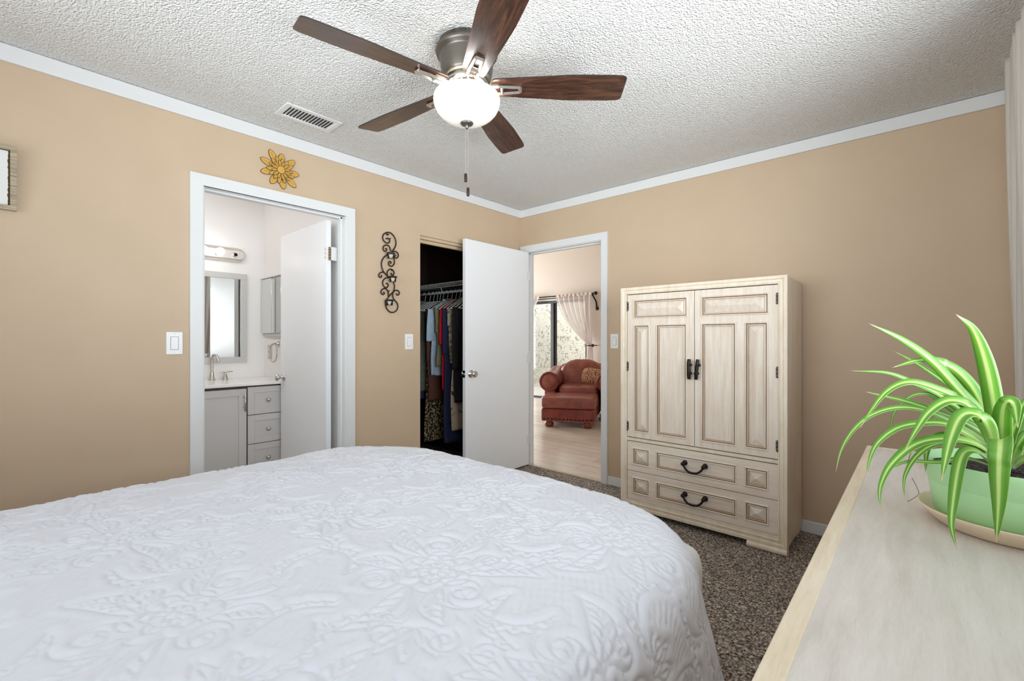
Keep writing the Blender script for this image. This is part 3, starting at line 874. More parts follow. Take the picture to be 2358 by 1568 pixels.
for i in range(3):
    for j in range(3):
        y0 = DRY0 + .04 + j * (DRY1 - DRY0 - .08) / 3
        y1 = y0 + (DRY1 - DRY0 - .08) / 3 - .008
        z0 = .085 + i * .225
        f = MB().box((DRX0 + .012, y0, z0), (DRX0 + .03, y1, z0 + .215), .004).build('drawer', M['oak_h'], Dd)
        yc = (y0 + y1) / 2
        k = MB()
        for s in (-1, 1):
            k.lathe([(0, 0), (.014, 0), (.012, -.01), (.007, -.02), (.011, -.03), (0, -.034)], (DRX0 + .012, yc + s * .06, z0 + .12), 'x', 12)
        k.tube(catmull([(DRX0 - .02, yc - .06, z0 + .12), (DRX0 - .026, yc - .03, z0 + .085), (DRX0 - .028, yc, z0 + .08), (DRX0 - .026, yc + .03, z0 + .085), (DRX0 - .02, yc + .06, z0 + .12)], 5), .005, 8)
        k.build('handle', M['blackiron'], f)

# ================================================================== CEILING FAN
FX, FY = 1.447, -2.027
F = thing('ceiling_fan', 'flush mount ceiling fan with five walnut blades and a white bowl light', 'ceiling fan', (FX, FY, H))
MB().lathe([(0, H), (.112, H), (.118, H - .004), (.122, H - .024), (.130, H - .028), (.132, H - .036), (.128, H - .046), (.116, H - .052), (.114, H - .060), (.110, H - .10), (.104, H - .135), (.099, H - .148), (0, H - .148)], (FX, FY, 0), 'z', 48, True, False).build('motor_housing', M['pewter'], F)
g = MB()
g.lathe([(0, 2.293), (.088, 2.293), (.088, 2.270), (.082, 2.262), (0, 2.262)], (FX, FY, 0), 'z', 40, True, False)
for i in range(10):
    a = 2 * pi * i / 10 + .2
    g.lathe([(.004, 0), (.004, .004)], (FX + .07 * cos(a), FY + .07 * sin(a), 2.259), 'z', 8)
g.build('motor_ring', M['nickel'], F)
g = MB()
g.lathe([(0, 2.262), (.045, 2.262), (.05, 2.25), (.075, 2.242), (.079, 2.236), (.079, 2.222), (.072, 2.218), (0, 2.218)], (FX, FY, 0), 'z', 40, True, False)
for i in range(3):
    a = 2 * pi * i / 3 - .75
    g.lathe([(.006, 0), (.006, .012)], (FX + .078 * cos(a), FY + .078 * sin(a), 2.229), 'z', 10)
g.build('light_fitter', M['pewter'], F)
prof = [(.1335, 2.2225), (.1365, 2.2215), (.1395, 2.214), (.1405, 2.205), (.1400, 2.196), (.137, 2.182), (.127, 2.162), (.110, 2.143), (.085, 2.126), (.055, 2.115), (.02, 2.111), (0, 2.1105)]
MB().lathe(prof, (FX, FY, 0), 'z', 64, True, False).build('glass_bowl', M['globe'], F)
fin = MB().lathe([(0, 2.116), (.026, 2.114), (.0275, 2.109), (.024, 2.104), (.012, 2.101), (.007, 2.098), (.007, 2.090), (.004, 2.086), (0, 2.086)], (FX, FY, 0), 'z', 24, True, False).build('finial', M['pewter'], F)
for dx, dy, z1 in [(-.004, -.003, 1.862), (.004, .003, 1.802)]:
    g = MB()
    z = 2.086
    while z > z1 + .035:
        g.lathe([(0, .0015), (.0015, .0008), (.0015, -.0008), (0, -.0015)], (FX + dx, FY + dy, z), 'z', 6)
        z -= .0042
    ch = g.build('pull_chain', M['nickel'], F)
    MB().lathe([(0, z1 + .036), (.0035, z1 + .036), (.006, z1 + .033), (.0065, z1 + .004), (.005, z1), (0, z1)], (FX + dx, FY + dy, 0), 'z', 14, True, False).build('fob', M['iron'], ch)

def fan_blade(ang):
    R0, R1 = .105, .665
    ca, sa = cos(ang), sin(ang)
    pit = R(-12)
    ZB = 2.262
    def P(r, t, dz):
        # r along blade, t across, pitch about the blade axis
        tt = t * cos(pit) - dz * sin(pit)
        zz = t * sin(pit) + dz * cos(pit)
        return (FX + r * ca - tt * sa, FY + r * sa + tt * ca, ZB + zz)
    def half(r):
        u = (r - R0) / (R1 - R0)
        base = .046 + .024 * min(1, u / .6) - .004 * max(0, (u - .8) / .2) ** 2
        # rounded ends
        e = .022
        if r - R0 < .02: base *= math.sqrt(max(0.0, 1 - ((.02 - (r - R0)) / .02) ** 2)) * .35 + .65
        if R1 - r < e:
            k = (e - (R1 - r)) / e
            base *= .80 + .20 * math.sqrt(max(0, 1 - k * k))
        return base
    g = MB()
    uvl = g.bm.loops.layers.uv.new('UVMap')
    N = 30; K = 8
    rs = [R0 + (R1 - R0) * (1 - cos(pi * i / N)) / 2 for i in range(N + 1)]
    th = .003
    top = [[g.bm.verts.new(P(r, (2 * k / K - 1) * half(r) + .0, th)) for k in range(K + 1)] for r in rs]
    bot = [[g.bm.verts.new(P(r, (2 * k / K - 1) * half(r) + .0, -th)) for k in range(K + 1)] for r in rs]
    def q(vs, uvs):
        f = g.bm.faces.new(vs)
        for l, u in zip(f.loops, uvs): l[uvl].uv = u
        return f
    for i in range(N):
        for k in range(K):
            uu = lambda i, k: (rs[i] - R0 + ang, k / K * .14 + ang * .37)
            q([bot[i][k], bot[i][k + 1], bot[i + 1][k + 1], bot[i + 1][k]], [uu(i, k), uu(i, k + 1), uu(i + 1, k + 1), uu(i + 1, k)])
            q([top[i][k], top[i + 1][k], top[i + 1][k + 1], top[i][k + 1]], [uu(i, k), uu(i + 1, k), uu(i + 1, k + 1), uu(i, k + 1)])
    for i in range(N):
        for k in (0, K):
            f = g.bm.faces.new([bot[i][k], bot[i + 1][k], top[i + 1][k], top[i][k]]); f.material_index = 1
    for i in (0, N):
        for k in range(K):
            f = g.bm.faces.new([bot[i][k], bot[i][k + 1], top[i][k + 1], top[i][k]]); f.material_index = 1
    b = g.build('blade', [M['walnut'], M['blade_edge']], F)
    # blade iron: open bracket under the blade root
    g = MB()
    def bar(r0, t0, d0, r1, t1, d1, wd=.0065, hh=.0055):
        a = Vector(P(r0, t0, d0)); c = Vector(P(r1, t1, d1))
        g.tube([a, c], .0075, 4, smooth=False)
    bar(.078, .016, -.012, .135, .020, -.012); bar(.078, -.016, -.012, .135, -.020, -.012)
    bar(.135, .020, -.012, .225, .013, -.010); bar(.135, -.020, -.012, .225, -.013, -.010)
    bar(.225, .015, -.010, .225, -.015, -.010); bar(.150, .018, -.012, .150, -.018, -.012)
    bar(.075, .018, -.010, .075, -.018, -.010)
    g.build('blade_iron', M['nickel'], b)
    return b
for k in range(5):
    fan_blade(R(42.3 + 72 * k))
lp = bpy.data.lights.new('fan_lamp', 'POINT'); lp.energy = 8; lp.shadow_soft_size = .04; lp.color = (.97, .98, 1.0)
lo = bpy.data.objects.new('fan_lamp', lp); lo.location = (FX, FY, 2.238 + .0); COL.objects.link(lo)
lo.location = (FX, FY, 2.200)

# ================================================================== CEILING VENT
V = thing('ceiling_vent', 'white metal air vent with slanted slats set in the ceiling', 'vent', (.325, -2.19, H))
vx0, vx1, vy0, vy1 = .236, .412, -2.345, -2.035
g = MB()
for a, b in [((vx0, vy0), (vx1, vy0 + .03)), ((vx0, vy1 - .03), (vx1, vy1)), ((vx0, vy0 + .03), (vx0 + .032, vy1 - .03)), ((vx1 - .032, vy0 + .03), (vx1, vy1 - .03))]:
    g.box((*a, H - .008), (*b, H - .0005), .003)
g.build('frame', M['trim'], V)
MB().box((vx0 + .03, vy0 + .028, H - .0015), (vx1 - .03, vy1 - .028, H - .0005)).build('duct_shade', M['dark'], V)  # flat black sheet painted for the shade behind the slats
for i in range(14):
    y = vy0 + .036 + i * .0178
    g = MB()
    A0 = [(vx0 + .032, y, H - .007), (vx1 - .032, y, H - .007), (vx1 - .032, y + .0135, H - .002), (vx0 + .032, y + .0135, H - .002)]
    A1 = [(p[0], p[1] + .0012, p[2] + .0004) for p in A0]
    g.skin([g.ring(A0), g.ring(A1)], True, False, True, True)
    g.build('slat', M['trim'], V)

# ================================================================== BED + QUILT
B = thing('bed', 'wide bed whose mattress lies hidden under the white stitched quilt', 'bed', (1.51, -2.9, 0))
MB().box((.62, -3.95, .36), (2.40, -1.92, .585), .06, 4).build('mattress', plain('white_ticking', srgb(225, 225, 225), .8), B)
MB().box((.64, -3.93, .17), (2.38, -1.94, .355), .02).build('box_spring', plain('grey_ticking', srgb(190, 190, 190), .8), B)
for x in (.70, 2.32):
    for y in (-3.85, -2.02):
        MB().box((x - .03, y - .03, 0), (x + .03, y + .03, .169)).build('leg', M['iron'], B)

def make_quilt():
    res = .0032
    BX0, BX1, BYF = .600, 2.478, -1.830      # sides and foot of the draped outline
    re = .100                                 # roll over the mattress edge
    RC = .47                                  # corner radius in plan
    top = .656
    drop = .335
    ext = re * pi / 2 + drop
    pad = .03
    ix0, ix1, iyf = BX0 + re, BX1 - re, BYF - re
    rc = RC - re
    cx0, cx1, cyf = ix0 + rc, ix1 - rc, iyf - rc
    xs = np.arange(ix0 - ext - pad, ix1 + ext + pad, res)
    ys = np.arange(-3.93, iyf + ext + pad, res)
    X, Y = np.meshgrid(xs, ys, indexing='ij')
    # nearest core point
    qx = np.clip(X, cx0, cx1); qy = np.minimum(Y, cyf)
    dx, dy = X - qx, Y - qy
    # cloth corner: keep the square cloth but limit how far the corner falls
    dist = np.hypot(dx, dy)
    nx = np.where(dist > 1e-9, dx / np.maximum(dist, 1e-9), 0); ny = np.where(dist > 1e-9, dy / np.maximum(dist, 1e-9), 0)
    d = dist - rc
    cornery = np.clip(np.minimum(np.abs(nx), np.abs(ny)) * 1.414, 0, 1)
    lim = ext + .02 * cornery
    # ----------------- stitch field in cloth space
    nxs, nys = X.shape
    big = 9.0
    D = np.full((nxs, nys), big, np.float32)
    rng = random.Random(11)
    x0, y0 = xs[0], ys[0]
    RAD = 13
    def stamp(px, py):
        i = int((px - x0) / res); j = int((py - y0) / res)
        if i < -RAD or j < -RAD or i >= nxs + RAD or j >= nys + RAD: return
        a, b = max(0, i - RAD), min(nxs, i + RAD + 1); c, e = max(0, j - RAD), min(nys, j + RAD + 1)
        if a >= b or c >= e: return
        gx = xs[a:b, None] - px; gy = ys[None, c:e] - py
        np.minimum(D[a:b, c:e], np.sqrt(gx * gx + gy * gy), out=D[a:b, c:e])
    def line(pts):
        for (ax, ay), (bx, by) in zip(pts[:-1], pts[1:]):
            L = math.hypot(bx - ax, by - ay); n = max(1, int(L / .0045))
            for k in range(n):
                stamp(ax + (bx - ax) * k / n, ay + (by - ay) * k / n)
    def xf(pts, ox, oy, rot, sc, mir=1):
        c, s_ = cos(rot), sin(rot)
        return [(ox + sc * (mir * x * c - y * s_), oy + sc * (mir * x * s_ + y * c)) for x, y in pts]
    def leafp(L, wd, bend=.15):
        t = [i / 14 for i in range(15)]
        mid = [(u * L, bend * L * sin(pi * u * .9)) for u in t]
        a = [(x, y + wd * sin(pi * u ** .8)) for (x, y), u in zip(mid, t)]
        b = [(x, y - wd * sin(pi * u ** .8)) for (x, y), u in zip(mid, t)]
        veins = []
        for q in (3, 5, 7, 9):
            mx_, my_ = mid[q]
            for sg in (1, -1):
                veins.append([(mx_, my_), (mx_ + .16 * L, my_ + sg * wd * .62 * sin(pi * t[q] ** .8))])
        return [a, b, mid[:12]] + (veins if wd > .026 else [])
    def spiral(r0, turns, grow=.72):
        n = int(26 * turns)
        return [((r0 * (1 - i / n) ** grow) * cos(2 * pi * turns * i / n) - r0, (r0 * (1 - i / n) ** grow) * sin(2 * pi * turns * i / n)) for i in range(n + 1)]
    def flower(n, r, inner=.35):
        out = []
        for k in range(n):
            a = 2 * pi * k / n
            P = []
            for i in range(13):
                u = i / 12
                rr = inner * r + (r - inner * r) * sin(pi * u) ** .6
                th = a + (u - .5) * 2 * pi / n * 1.0
                P.append((rr * cos(th), rr * sin(th)))
            out.append(P)
            out.append([(inner * r * .6 * cos(a), inner * r * .6 * sin(a)), (r * .72 * cos(a), r * .72 * sin(a))])
        out.append([(inner * r * .6 * cos(2 * pi * i / 16), inner * r * .6 * sin(2 * pi * i / 16)) for i in range(17)])
        return out
    def scallop(L, n, r):
        """acanthus edge: a run of lobes along a gentle arc, with feather veins"""
        out = []
        for k in range(n):
            u0 = k / n; u1 = (k + 1) / n
            P = []
            for i in range(9):
                u = u0 + (u1 - u0) * i / 8
                P.append((u * L, .25 * L * sin(pi * u) + r * (1 - .4 * u) * sin(pi * i / 8)))
            out.append(P)
            um = (u0 + u1) / 2
            out.append([(um * L - .2 * r, .25 * L * sin(pi * um) - .9 * r), (um * L, .25 * L * sin(pi * um) + .25 * r)])
        out.append([(u / 16 * L, .25 * L * sin(pi * u / 16) - r) for u in range(17)])
        return out
    def motif(ox, oy, rot, sc, mir):
        parts = []
        parts += [xf(p, 0, 0, .2, 1) for p in flower(5, .062, .4)] + [xf(p, 0, 0, .8, 1) for p in flower(6, .098, .66)]
        for k, (a, L, wd) in enumerate([(.3, .20, .034), (1.1, .16, .03), (2.5, .19, .034), (3.6, .15, .028), (4.5, .21, .036), (5.6, .15, .03)]):
            parts += [xf(p, .075 * cos(a), .075 * sin(a), a, 1) for p in leafp(L, wd, .18 if k % 2 else -.18)]
        for a, r in [(.7, .065), (2.0, .055), (3.2, .07), (5.1, .06)]:
            parts.append(xf(spiral(r, 1.6), .19 * cos(a), .19 * sin(a), a, 1))
            parts.append(xf(spiral(r * .72, 1.3), .19 * cos(a), .19 * sin(a), a, 1))
        for a in (0.0, 1.6, 2.9, 4.1, 5.4):
            parts += [xf(p, .20 * cos(a), .20 * sin(a), a + .9, 1) for p in scallop(.17, 5, .016)]
        for a in (1.35, 3.9):
            for q in (-.6, 0, .6):
                parts += [xf(p, .22 * cos(a), .22 * sin(a), a + q, 1) for p in leafp(.105, .022, .12 * q)]
            parts.append(xf(spiral(.034, 1.5), .25 * cos(a + .35), .25 * sin(a + .35), a + 2, 1)); parts.append(xf(spiral(.034, 1.5), .25 * cos(a - .35), .25 * sin(a - .35), a + 4, 1))
        for p in parts:
            line(xf(p, ox, oy, rot, sc, mir))
    PXs, PYs = .50, .46
    k = 0
    for i in range(-1, 7):
        for j in range(-1, 8):
            ox = ix0 - .42 + i * PXs + (.25 if j % 2 else 0) + rng.uniform(-.02, .02)
            oy = -4.05 + j * PYs + rng.uniform(-.02, .02)
            motif(ox, oy, rng.uniform(-.25, .25) + (0 if j % 2 else pi * .5), .88 + rng.uniform(-.05, .08), 1 if (i + j) % 2 else -1)
    # straight channel quilting between the motifs
    sp = .0165
    ang = R(34)
    U = X * cos(ang) + Y * sin(ang)
    U2 = X * cos(ang + .02)
    fr = np.abs(((U / sp) % 1.0) - .5) * 2       # 1 on the stitch line
    hs = .0032 * np.sqrt(np.clip(1 - fr ** 2, 0, 1))
    V2 = -X * sin(ang) + Y * cos(ang)
    hs = hs * (.86 + .14 * np.sin(V2 / .0042))
    hm = .0075 * (1 - np.exp(-(D / .0062) ** 1.15))
    wgt = np.clip((D - .020) / .012, 0, 1)
    h = hm * (1 - wgt) + (hs + .0030) * wgt
    h = h * (1 - .45 * cornery * np.clip((d + .10) / .12, 0, 1))
    # soft overall lumpiness
    lump = np.zeros_like(X)
    for q in range(7):
        a = rng.uniform(0, 2 * pi); f = rng.uniform(5, 16); ph = rng.uniform(0, 6)
        lump += np.sin((X * cos(a) + Y * sin(a)) * f + ph)
    lump *= .0011
    # ----------------- drape
    over = np.clip(d - lim, 0, .03)
    d = np.minimum(d, lim)
    on = d <= 0
    arc = np.clip(d / re, 0, pi / 2)
    dn = np.maximum(d - re * pi / 2, 0)
    th = np.arctan2(ny, nx)
    flare = dn * (.10 + .17 * cornery) + .013 * np.sin(th * 14) * cornery * np.clip(dn / drop, 0, 1) + .006 * np.sin(Y * 11 + X * 9) * (1 - cornery) * np.clip(dn / drop, 0, 1)
    rad = np.where(on, dist, rc + re * np.sin(arc) + flare)
    rad = rad - over * .55
    px = qx + nx * rad; py = qy + ny * rad
    crown = -.012 * np.clip(1 + d / .28, 0, 1) ** 2
    pz = np.where(on, top + crown, top - .012 - re * (1 - np.cos(arc)) - dn + over * .35)
    px = np.where(on, X, px); py = np.where(on, Y, py)
    # displacement along the surface normal
    an = np.where(on, 0, arc)
    px = px + nx * np.sin(an) * h; py = py + ny * np.sin(an) * h
    pz = pz + np.cos(an) * h + lump * np.cos(an)
    co = np.stack([px, py, pz], -1).reshape(-1, 3)
    idx = np.arange(nxs * nys).reshape(nxs, nys)
    keep = (dist - rc) <= lim + .022
    kq = keep[:-1, :-1] & keep[1:, :-1] & keep[1:, 1:] & keep[:-1, 1:]
    quads = np.stack([idx[:-1, :-1], idx[1:, :-1], idx[1:, 1:], idx[:-1, 1:]], -1)[kq]
    used = np.unique(quads)
    rem = np.full(nxs * nys, -1); rem[used] = np.arange(len(used))
    co = co[used]; quads = rem[quads]
    off = np.array([1.51, -2.9, co[:, 2].min()])
    me = bpy.data.meshes.new('quilt')
    me.vertices.add(len(co)); me.vertices.foreach_set('co', (co - off).astype(np.float32).ravel())
    nq = len(quads)
    me.loops.add(nq * 4); me.loops.foreach_set('vertex_index', quads.ravel().astype(np.int32))
    me.polygons.add(nq)
    me.polygons.foreach_set('loop_start', np.arange(0, nq * 4, 4, dtype=np.int32))
    me.polygons.foreach_set('loop_total', np.full(nq, 4, np.int32))
    me.update(calc_edges=True)
    me.polygons.foreach_set('use_smooth', np.ones(nq, bool))
    me.materials.append(M['quilt'])
    o = bpy.data.objects.new('quilt', me); o.location = off
    COL.objects.link(o)
    md = o.modifiers.new('thickness', 'SOLIDIFY'); md.thickness = .004; md.offset = -1
    tag(o, 'white quilt stitched with scrolling flowers and leaves, spread over the bed', 'quilt')
make_quilt()

# ================================================================== WALL PIECES
# picture frame, its top leaning off the wall
P = thing('picture_frame', 'weathered grey wood picture frame cut off by the left edge of the photo', 'picture frame', (.0, -3.43, 1.741))
py0, py1, pz0, pz1 = -3.62, -3.296, 1.741, 2.006
def lean(v):
    t = (v[2] - pz0) / (pz1 - pz0)
    return (v[0] + .026 * t, v[1], v[2])
def leanbox(mb, a, b):
    n0 = len(mb.bm.verts)
    mb.box(a, b)
    mb.bm.verts.ensure_lookup_table()
    for v in list(mb.bm.verts)[n0:]: v.co = lean(v.co)
g = MB(); fwid = .019
leanbox(g, (.002, py0, pz0), (.022, py1, pz0 + fwid)); leanbox(g, (.002, py0, pz1 - fwid), (.022, py1, pz1))
leanbox(g, (.002, py0, pz0 + fwid), (.022, py0 + fwid, pz1 - fwid)); leanbox(g, (.002, py1 - fwid, pz0 + fwid), (.022, py1, pz1 - fwid))
g.build('frame', M['picture_wood'], P)
g = MB(); leanbox(g, (.003, py0 + fwid - .002, pz0 + fwid - .002), (.006, py1 - fwid + .002, pz1 - fwid + .002))
g.build('backing', plain('brown_picture_backing', srgb(92, 74, 50), .9), P)
g = MB()
rr = random.Random(3)
edge = [(py1 - fwid - .007 + rr.uniform(-.0012, .0022), pz0 + fwid + .003 + i * (pz1 - pz0 - 2 * fwid - .006) / 30) for i in range(31)]
ol = [(py0 + fwid + .004, pz0 + fwid + .003)] + edge + [(py0 + fwid + .004, pz1 - fwid - .003)]
g.poly(ol, 'yz', .0075, .0085)
for v in g.bm.verts: v.co = lean(v.co)
g.build('paper', M['picture_paper'], P)

def switch(label, wall, a0, a1, z0, z1):
    """rocker switch plate; wall 'x' = left wall, 'y' = back wall"""
    def bx(mb, u0, u1, w0, w1, d0, d1, bev=.001):
        if wall == 'x': mb.box((d0, u0, w0), (d1, u1, w1), bev)
        else: mb.box((u0, -d1, w0), (u1, -d0, w1), bev)
    base = (0, (a0 + a1) / 2, z0) if wall == 'x' else ((a0 + a1) / 2, 0, z0)
    t = thing('light_switch', label, 'light switch', base, 0, 'rocker light switches')
    g = MB(); bx(g, a0, a1, z0, z1, 0, .006, .002); g.build('plate', M['plastic_white'], t)
    ac, zc = (a0 + a1) / 2, (z0 + z1) / 2
    g = MB(); bx(g, ac - .0175, ac + .0175, zc - .0345, zc + .0345, .0055, .0064, .0003); g.build('recess', M['plastic_shadow'], t)
    g = MB(); bx(g, ac - .0155, ac + .0155, zc - .0325, zc + .0325, .006, .0085, .001); g.build('rocker', M['plastic_white'], t)
    for s in (-1, 1):
        g = MB(); zz = zc + s * .048
        c = (.006, ac, zz) if wall == 'x' else (ac, -.006, zz)
        g.lathe([(0, 0), (.0033, 0), (.0028, .001 if wall == 'x' else -.001), (0, .0012 if wall == 'x' else -.0012)], c, wall, 12, True, False)
        g.build('screw', M['plastic_white'], t)
switch('white rocker light switch left of the bathroom door', 'x', -2.779, -2.709, 1.119, 1.235)
switch('white rocker light switch between the wall sconce and the closet', 'x', -1.327, -1.256, 1.122, 1.238)
switch('white rocker light switch between the bedroom doorway and the armoire', 'y', .982, 1.052, 1.124, 1.243)

# yellow flower
FL = thing('flower_wall_art', 'yellow ochre metal flower hung on the wall above the bathroom door', 'wall decoration', (.0, -2.221, 2.217))
fcy, fcz = -2.221, 2.215
def petal(length, width, ang, x, r0, nm='petal', vein=True):
    def outline(L, Wd, base):
        pts = []
        n = 14
        for i in range(n + 1):
            u = i / n
            pts.append((base + (L - base) * u, Wd * (sin(pi * (.10 + .90 * u)) ** .55) * (.50 + .50 * u ** .6)))
        pts2 = [(a, -b) for a, b in reversed(pts)]
        return pts + pts2[1:]
    def place(pts):
        c, s_ = cos(ang), sin(ang)
        return [(fcy + a * c - b * s_, fcz + a * s_ + b * c) for a, b in pts]
    g = MB(); g.mi = 1
    g.poly(place(outline(length, width, r0)), 'yz', x, x + .0016)
    g.mi = 0
    g.poly(place(outline(length - .003, width - .0028, r0)), 'yz', x + .0014, x + .0026)
    if vein:
        g.mi = 1
        c, s_ = cos(ang), sin(ang)
        q = [(r0 + (length - r0) * .35, .0006), (length * .86, .0004), (length * .86, -.0004), (r0 + (length - r0) * .35, -.0006)]
        g.poly(place(q), 'yz', x + .0026, x + .0029)
    return g.build(nm, [M['flower'], M['flower_edge']], FL)
outer = [(8, .112), (52, .118), (93, .105), (128, .126), (166, .122), (206, .118), (247, .108), (288, .112), (326, .124)]
for k, (a, L) in enumerate(outer):
    petal(L, .0235, R(a - 8), .003 + .0015 * (k % 2), .03)
for k in range(14):
    petal(.078 + .006 * ((k * 5) % 3 - 1), .0135, R(k * 360 / 14 + 5), .009 + .0015 * (k % 2), .02)
for k in range(12):
    petal(.056 + .004 * (k % 2), .0100, R(k * 30 + 12), .0135 + .0014 * (k % 2), .015)
g = MB(); g.mi = 1
g.lathe([(.0, .017), (.0245, .017), (.0245, .019), (.0, .019)], (0, fcy, fcz), 'x', 28, False)
g.mi = 0
g.lathe([(.0225, .019), (.021, .0225), (.014, .0245), (0, .0252)], (0, fcy, fcz), 'x', 28, True, False)
g.build('center', [M['flower'], M['flower_edge']], FL)

# scrolled candle sconce
SC = thing('candle_sconce', 'dark iron scrollwork wall sconce holding three candle cups', 'sconce', (0, -1.46, 1.39))
g = MB()
for s_ in SCROLLS:
    pts = catmull([(.014, y, z) for y, z in s_], 7)
    n = len(pts)
    g.tube(pts, .0046, 8)
for y, z in [(-1.445, 1.70), (-1.47, 1.55), (-1.46, 1.93)]:
    g.tube([(0, y, z), (.014, y, z)], .004, 8)
g.build('scrollwork', M['iron'], SC)
CUPS = [(-1.479, 1.819, 1.776, 'top'), (-1.463, 1.651, 1.610, 'middle'), (-1.491, 1.481, 1.440, 'lowest')]
for y, z1, z0, nm in CUPS:
    g = MB()
    n = 28
    g.tube([(.047 + .0285 * cos(2 * pi * i / n), y + .0285 * sin(2 * pi * i / n), z1 - .004) for i in range(n)], .0036, 8, closed=True)
    g.tube([(.014, y - .012, z1 - .004), (.021, y - .012, z1 - .004)], .0035, 8)
    g.build('cup_ring', M['iron'], SC)
    t = thing('candle_cup', 'clear glass cup with white candle in the %s ring of the iron sconce' % nm, 'candle', (.047, y, z0), 0, 'candle cups on the sconce')
    MB().lathe([(0, z0), (.020, z0), (.0225, z0 + .003), (.0245, z1 - .005), (.0275, z1), (.0265, z1 + .0015), (.0235, z1 - .004), (.0210, z0 + .004), (0, z0 + .004)], (.047, y, 0), 'z', 28, True, False).build('glass', M['cup_glass'], t)
    MB().lathe([(0, z0 + .0045), (.0195, z0 + .0045), (.0205, z0 + .026), (.0195, z0 + .029), (0, z0 + .028)], (.047, y, 0), 'z', 24, True, False).build('wax', M['wax'], t)
    MB().lathe([(.0008, z0 + .027), (.0008, z0 + .036)], (.047, y, 0), 'z', 8).build('wick', M['dark'], t)

# ================================================================== DRAPE at the right window
DRP = thing('drape', 'long white drape hanging at the right edge of the photo', 'curtain', (3.165, -.9, .82))
def drape_pt(u, v):
    z = .82 + (2.325 - .82) * v
    y0 = -.60 - .27 * (1 - v) ** 1.15 + .0 * v
    y1 = -1.12 - .03 * (1 - v)
    y = y0 + (y1 - y0) * u
    ph = u * 2 * pi * 5.5
    amp = .016 + .010 * (1 - v)
    return (3.150 + .010 * (1 - v) + amp * cos(ph) + .004 * sin(ph * 2.3 + v * 5), y + .010 * sin(ph), z + .004 * sin(ph * 1.0) * v)
g = MB(); g.grid(drape_pt, 110, 60)
o = g.build('cloth', M['drape'], DRP)
md = o.modifiers.new('thickness', 'SOLIDIFY'); md.thickness = .002
RD = thing('drape_rod', 'white rod carrying the drape at the right window', 'curtain rod', (3.15, -1.9, 2.31))
MB().tube([(3.152, -.63, 2.313), (3.152, -3.6, 2.313)], .009, 12).build('rod', M['trim'], RD)
for y in (-1.22, -3.55):
    MB().box((3.152, y - .01, 2.30), (3.26, y + .01, 2.326), .003).build('bracket', M['trim'], RD)

# ================================================================== PLANT
PX_, PY_ = 3.015, -1.945
sau = MB().lathe([(0, .8005), (.112, .8005), (.118, .804), (.139, .826), (.1465, .834), (.1455, .8365), (.141, .8350), (.116, .8085), (0, .806)], (PX_, PY_, 0), 'z', 56, True, False).build('saucer', M['saucer'])
tag(sau, 'cream plastic saucer under the green plant pot', 'saucer')
PL = thing('spider_plant', 'spider plant with arching striped leaves in a light green pot', 'potted plant', (PX_, PY_, .807))
g = MB()
g.lathe([(0, .8075), (.113, .8075), (.115, .812), (.117, .8235), (.1165, .8255), (.119, .8265), (.1285, .888), (.1284, .8895), (.1290, .8905), (.1345, .924), (.1362, .936), (.1350, .9385), (.1325, .937), (.130, .920), (.126, .912), (0, .912)], (PX_, PY_, 0), 'z', 64, True, False)
g.build('pot', M['pot'], PL)
rr = random.Random(5)
g = MB()
def soil_pt(u, v):
    r = .1285 * u; a = 2 * pi * v
    return (PX_ + r * cos(a), PY_ + r * sin(a), .9185 + rr.uniform(-.002, .0035) * (1 if u < .98 else 0))
g.grid(soil_pt, 22, 60, smooth=False)
g.build('soil', M['soil'], PL)
for k, (wd, pts) in enumerate(LEAVES):
    path = catmull(pts, 9)
    n = len(path)
    L = [0]
    for a, b in zip(path[:-1], path[1:]): L.append(L[-1] + (b - a).length)
    tot = L[-1]
    g = MB()
    uvl = g.bm.loops.layers.uv.new('leaf')
    NC = 6
    rows = []
    side = None
    for i, p in enumerate(path):
        t = (path[min(i + 1, n - 1)] - path[max(i - 1, 0)]).normalized()
        # blade lies across the direction of the arch; keep the frame steady
        hz = Vector((t.x, t.y, 0))
        nrm_h = Vector((-t.y, t.x, 0))
        if side is None:
            side = nrm_h.normalized() if nrm_h.length > 1e-3 else Vector((.745, .667, 0))
            out = Vector((PX_, PY_, 0)); out = Vector((pts[-1][0] - PX_, pts[-1][1] - PY_, 0))
            if out.length > .02: side = Vector((-out.y, out.x, 0)).normalized()
        view = (p - Vector((2.87, -2.6, 1.35))).normalized()
        sc = t.cross(view)
        if sc.length > 1e-3:
            sc.normalize()
            if sc.dot(side) < 0: sc = -sc
            side = side * .45 + sc * .55
        side = (side - t * side.dot(t))
        side.normalize()
        up = t.cross(side).normalized()
        u = L[i] / tot
        wv = wd * .56 * (min(1, .42 + 1.9 * u) if u < .32 else 1.0) * (1 if u < .45 else max(0.02, 1 - ((u - .45) / .55) ** 2.1))
        row = []
        for c in range(NC + 1):
            s_ = 2 * c / NC - 1
            fold = abs(s_) * wv * (.38 - .25 * u)
            row.append((g.bm.verts.new(p + side * (s_ * wv) - up * 0 + (up if up.z > 0 else -up) * fold), c / NC, u))
        rows.append(row)
    for a, b in zip(rows[:-1], rows[1:]):
        for c in range(NC):
            q = [a[c], a[c + 1], b[c + 1], b[c]]
            f = g.bm.faces.new([v[0] for v in q]); f.smooth = True
            for l, v in zip(f.loops, q): l[uvl].uv = (v[1], v[2])
    o = g.build('leaf', M['leaf'], PL)
    md = o.modifiers.new('thickness', 'SOLIDIFY'); md.thickness = .0008; md.offset = 0
g = MB()
g.tube(catmull([(2.86, -1.90, .868), (2.868, -1.905, .85), (2.872, -1.908, .835), (2.862, -1.912, .822), (2.852, -1.92, .815)], 6), .0007, 6)
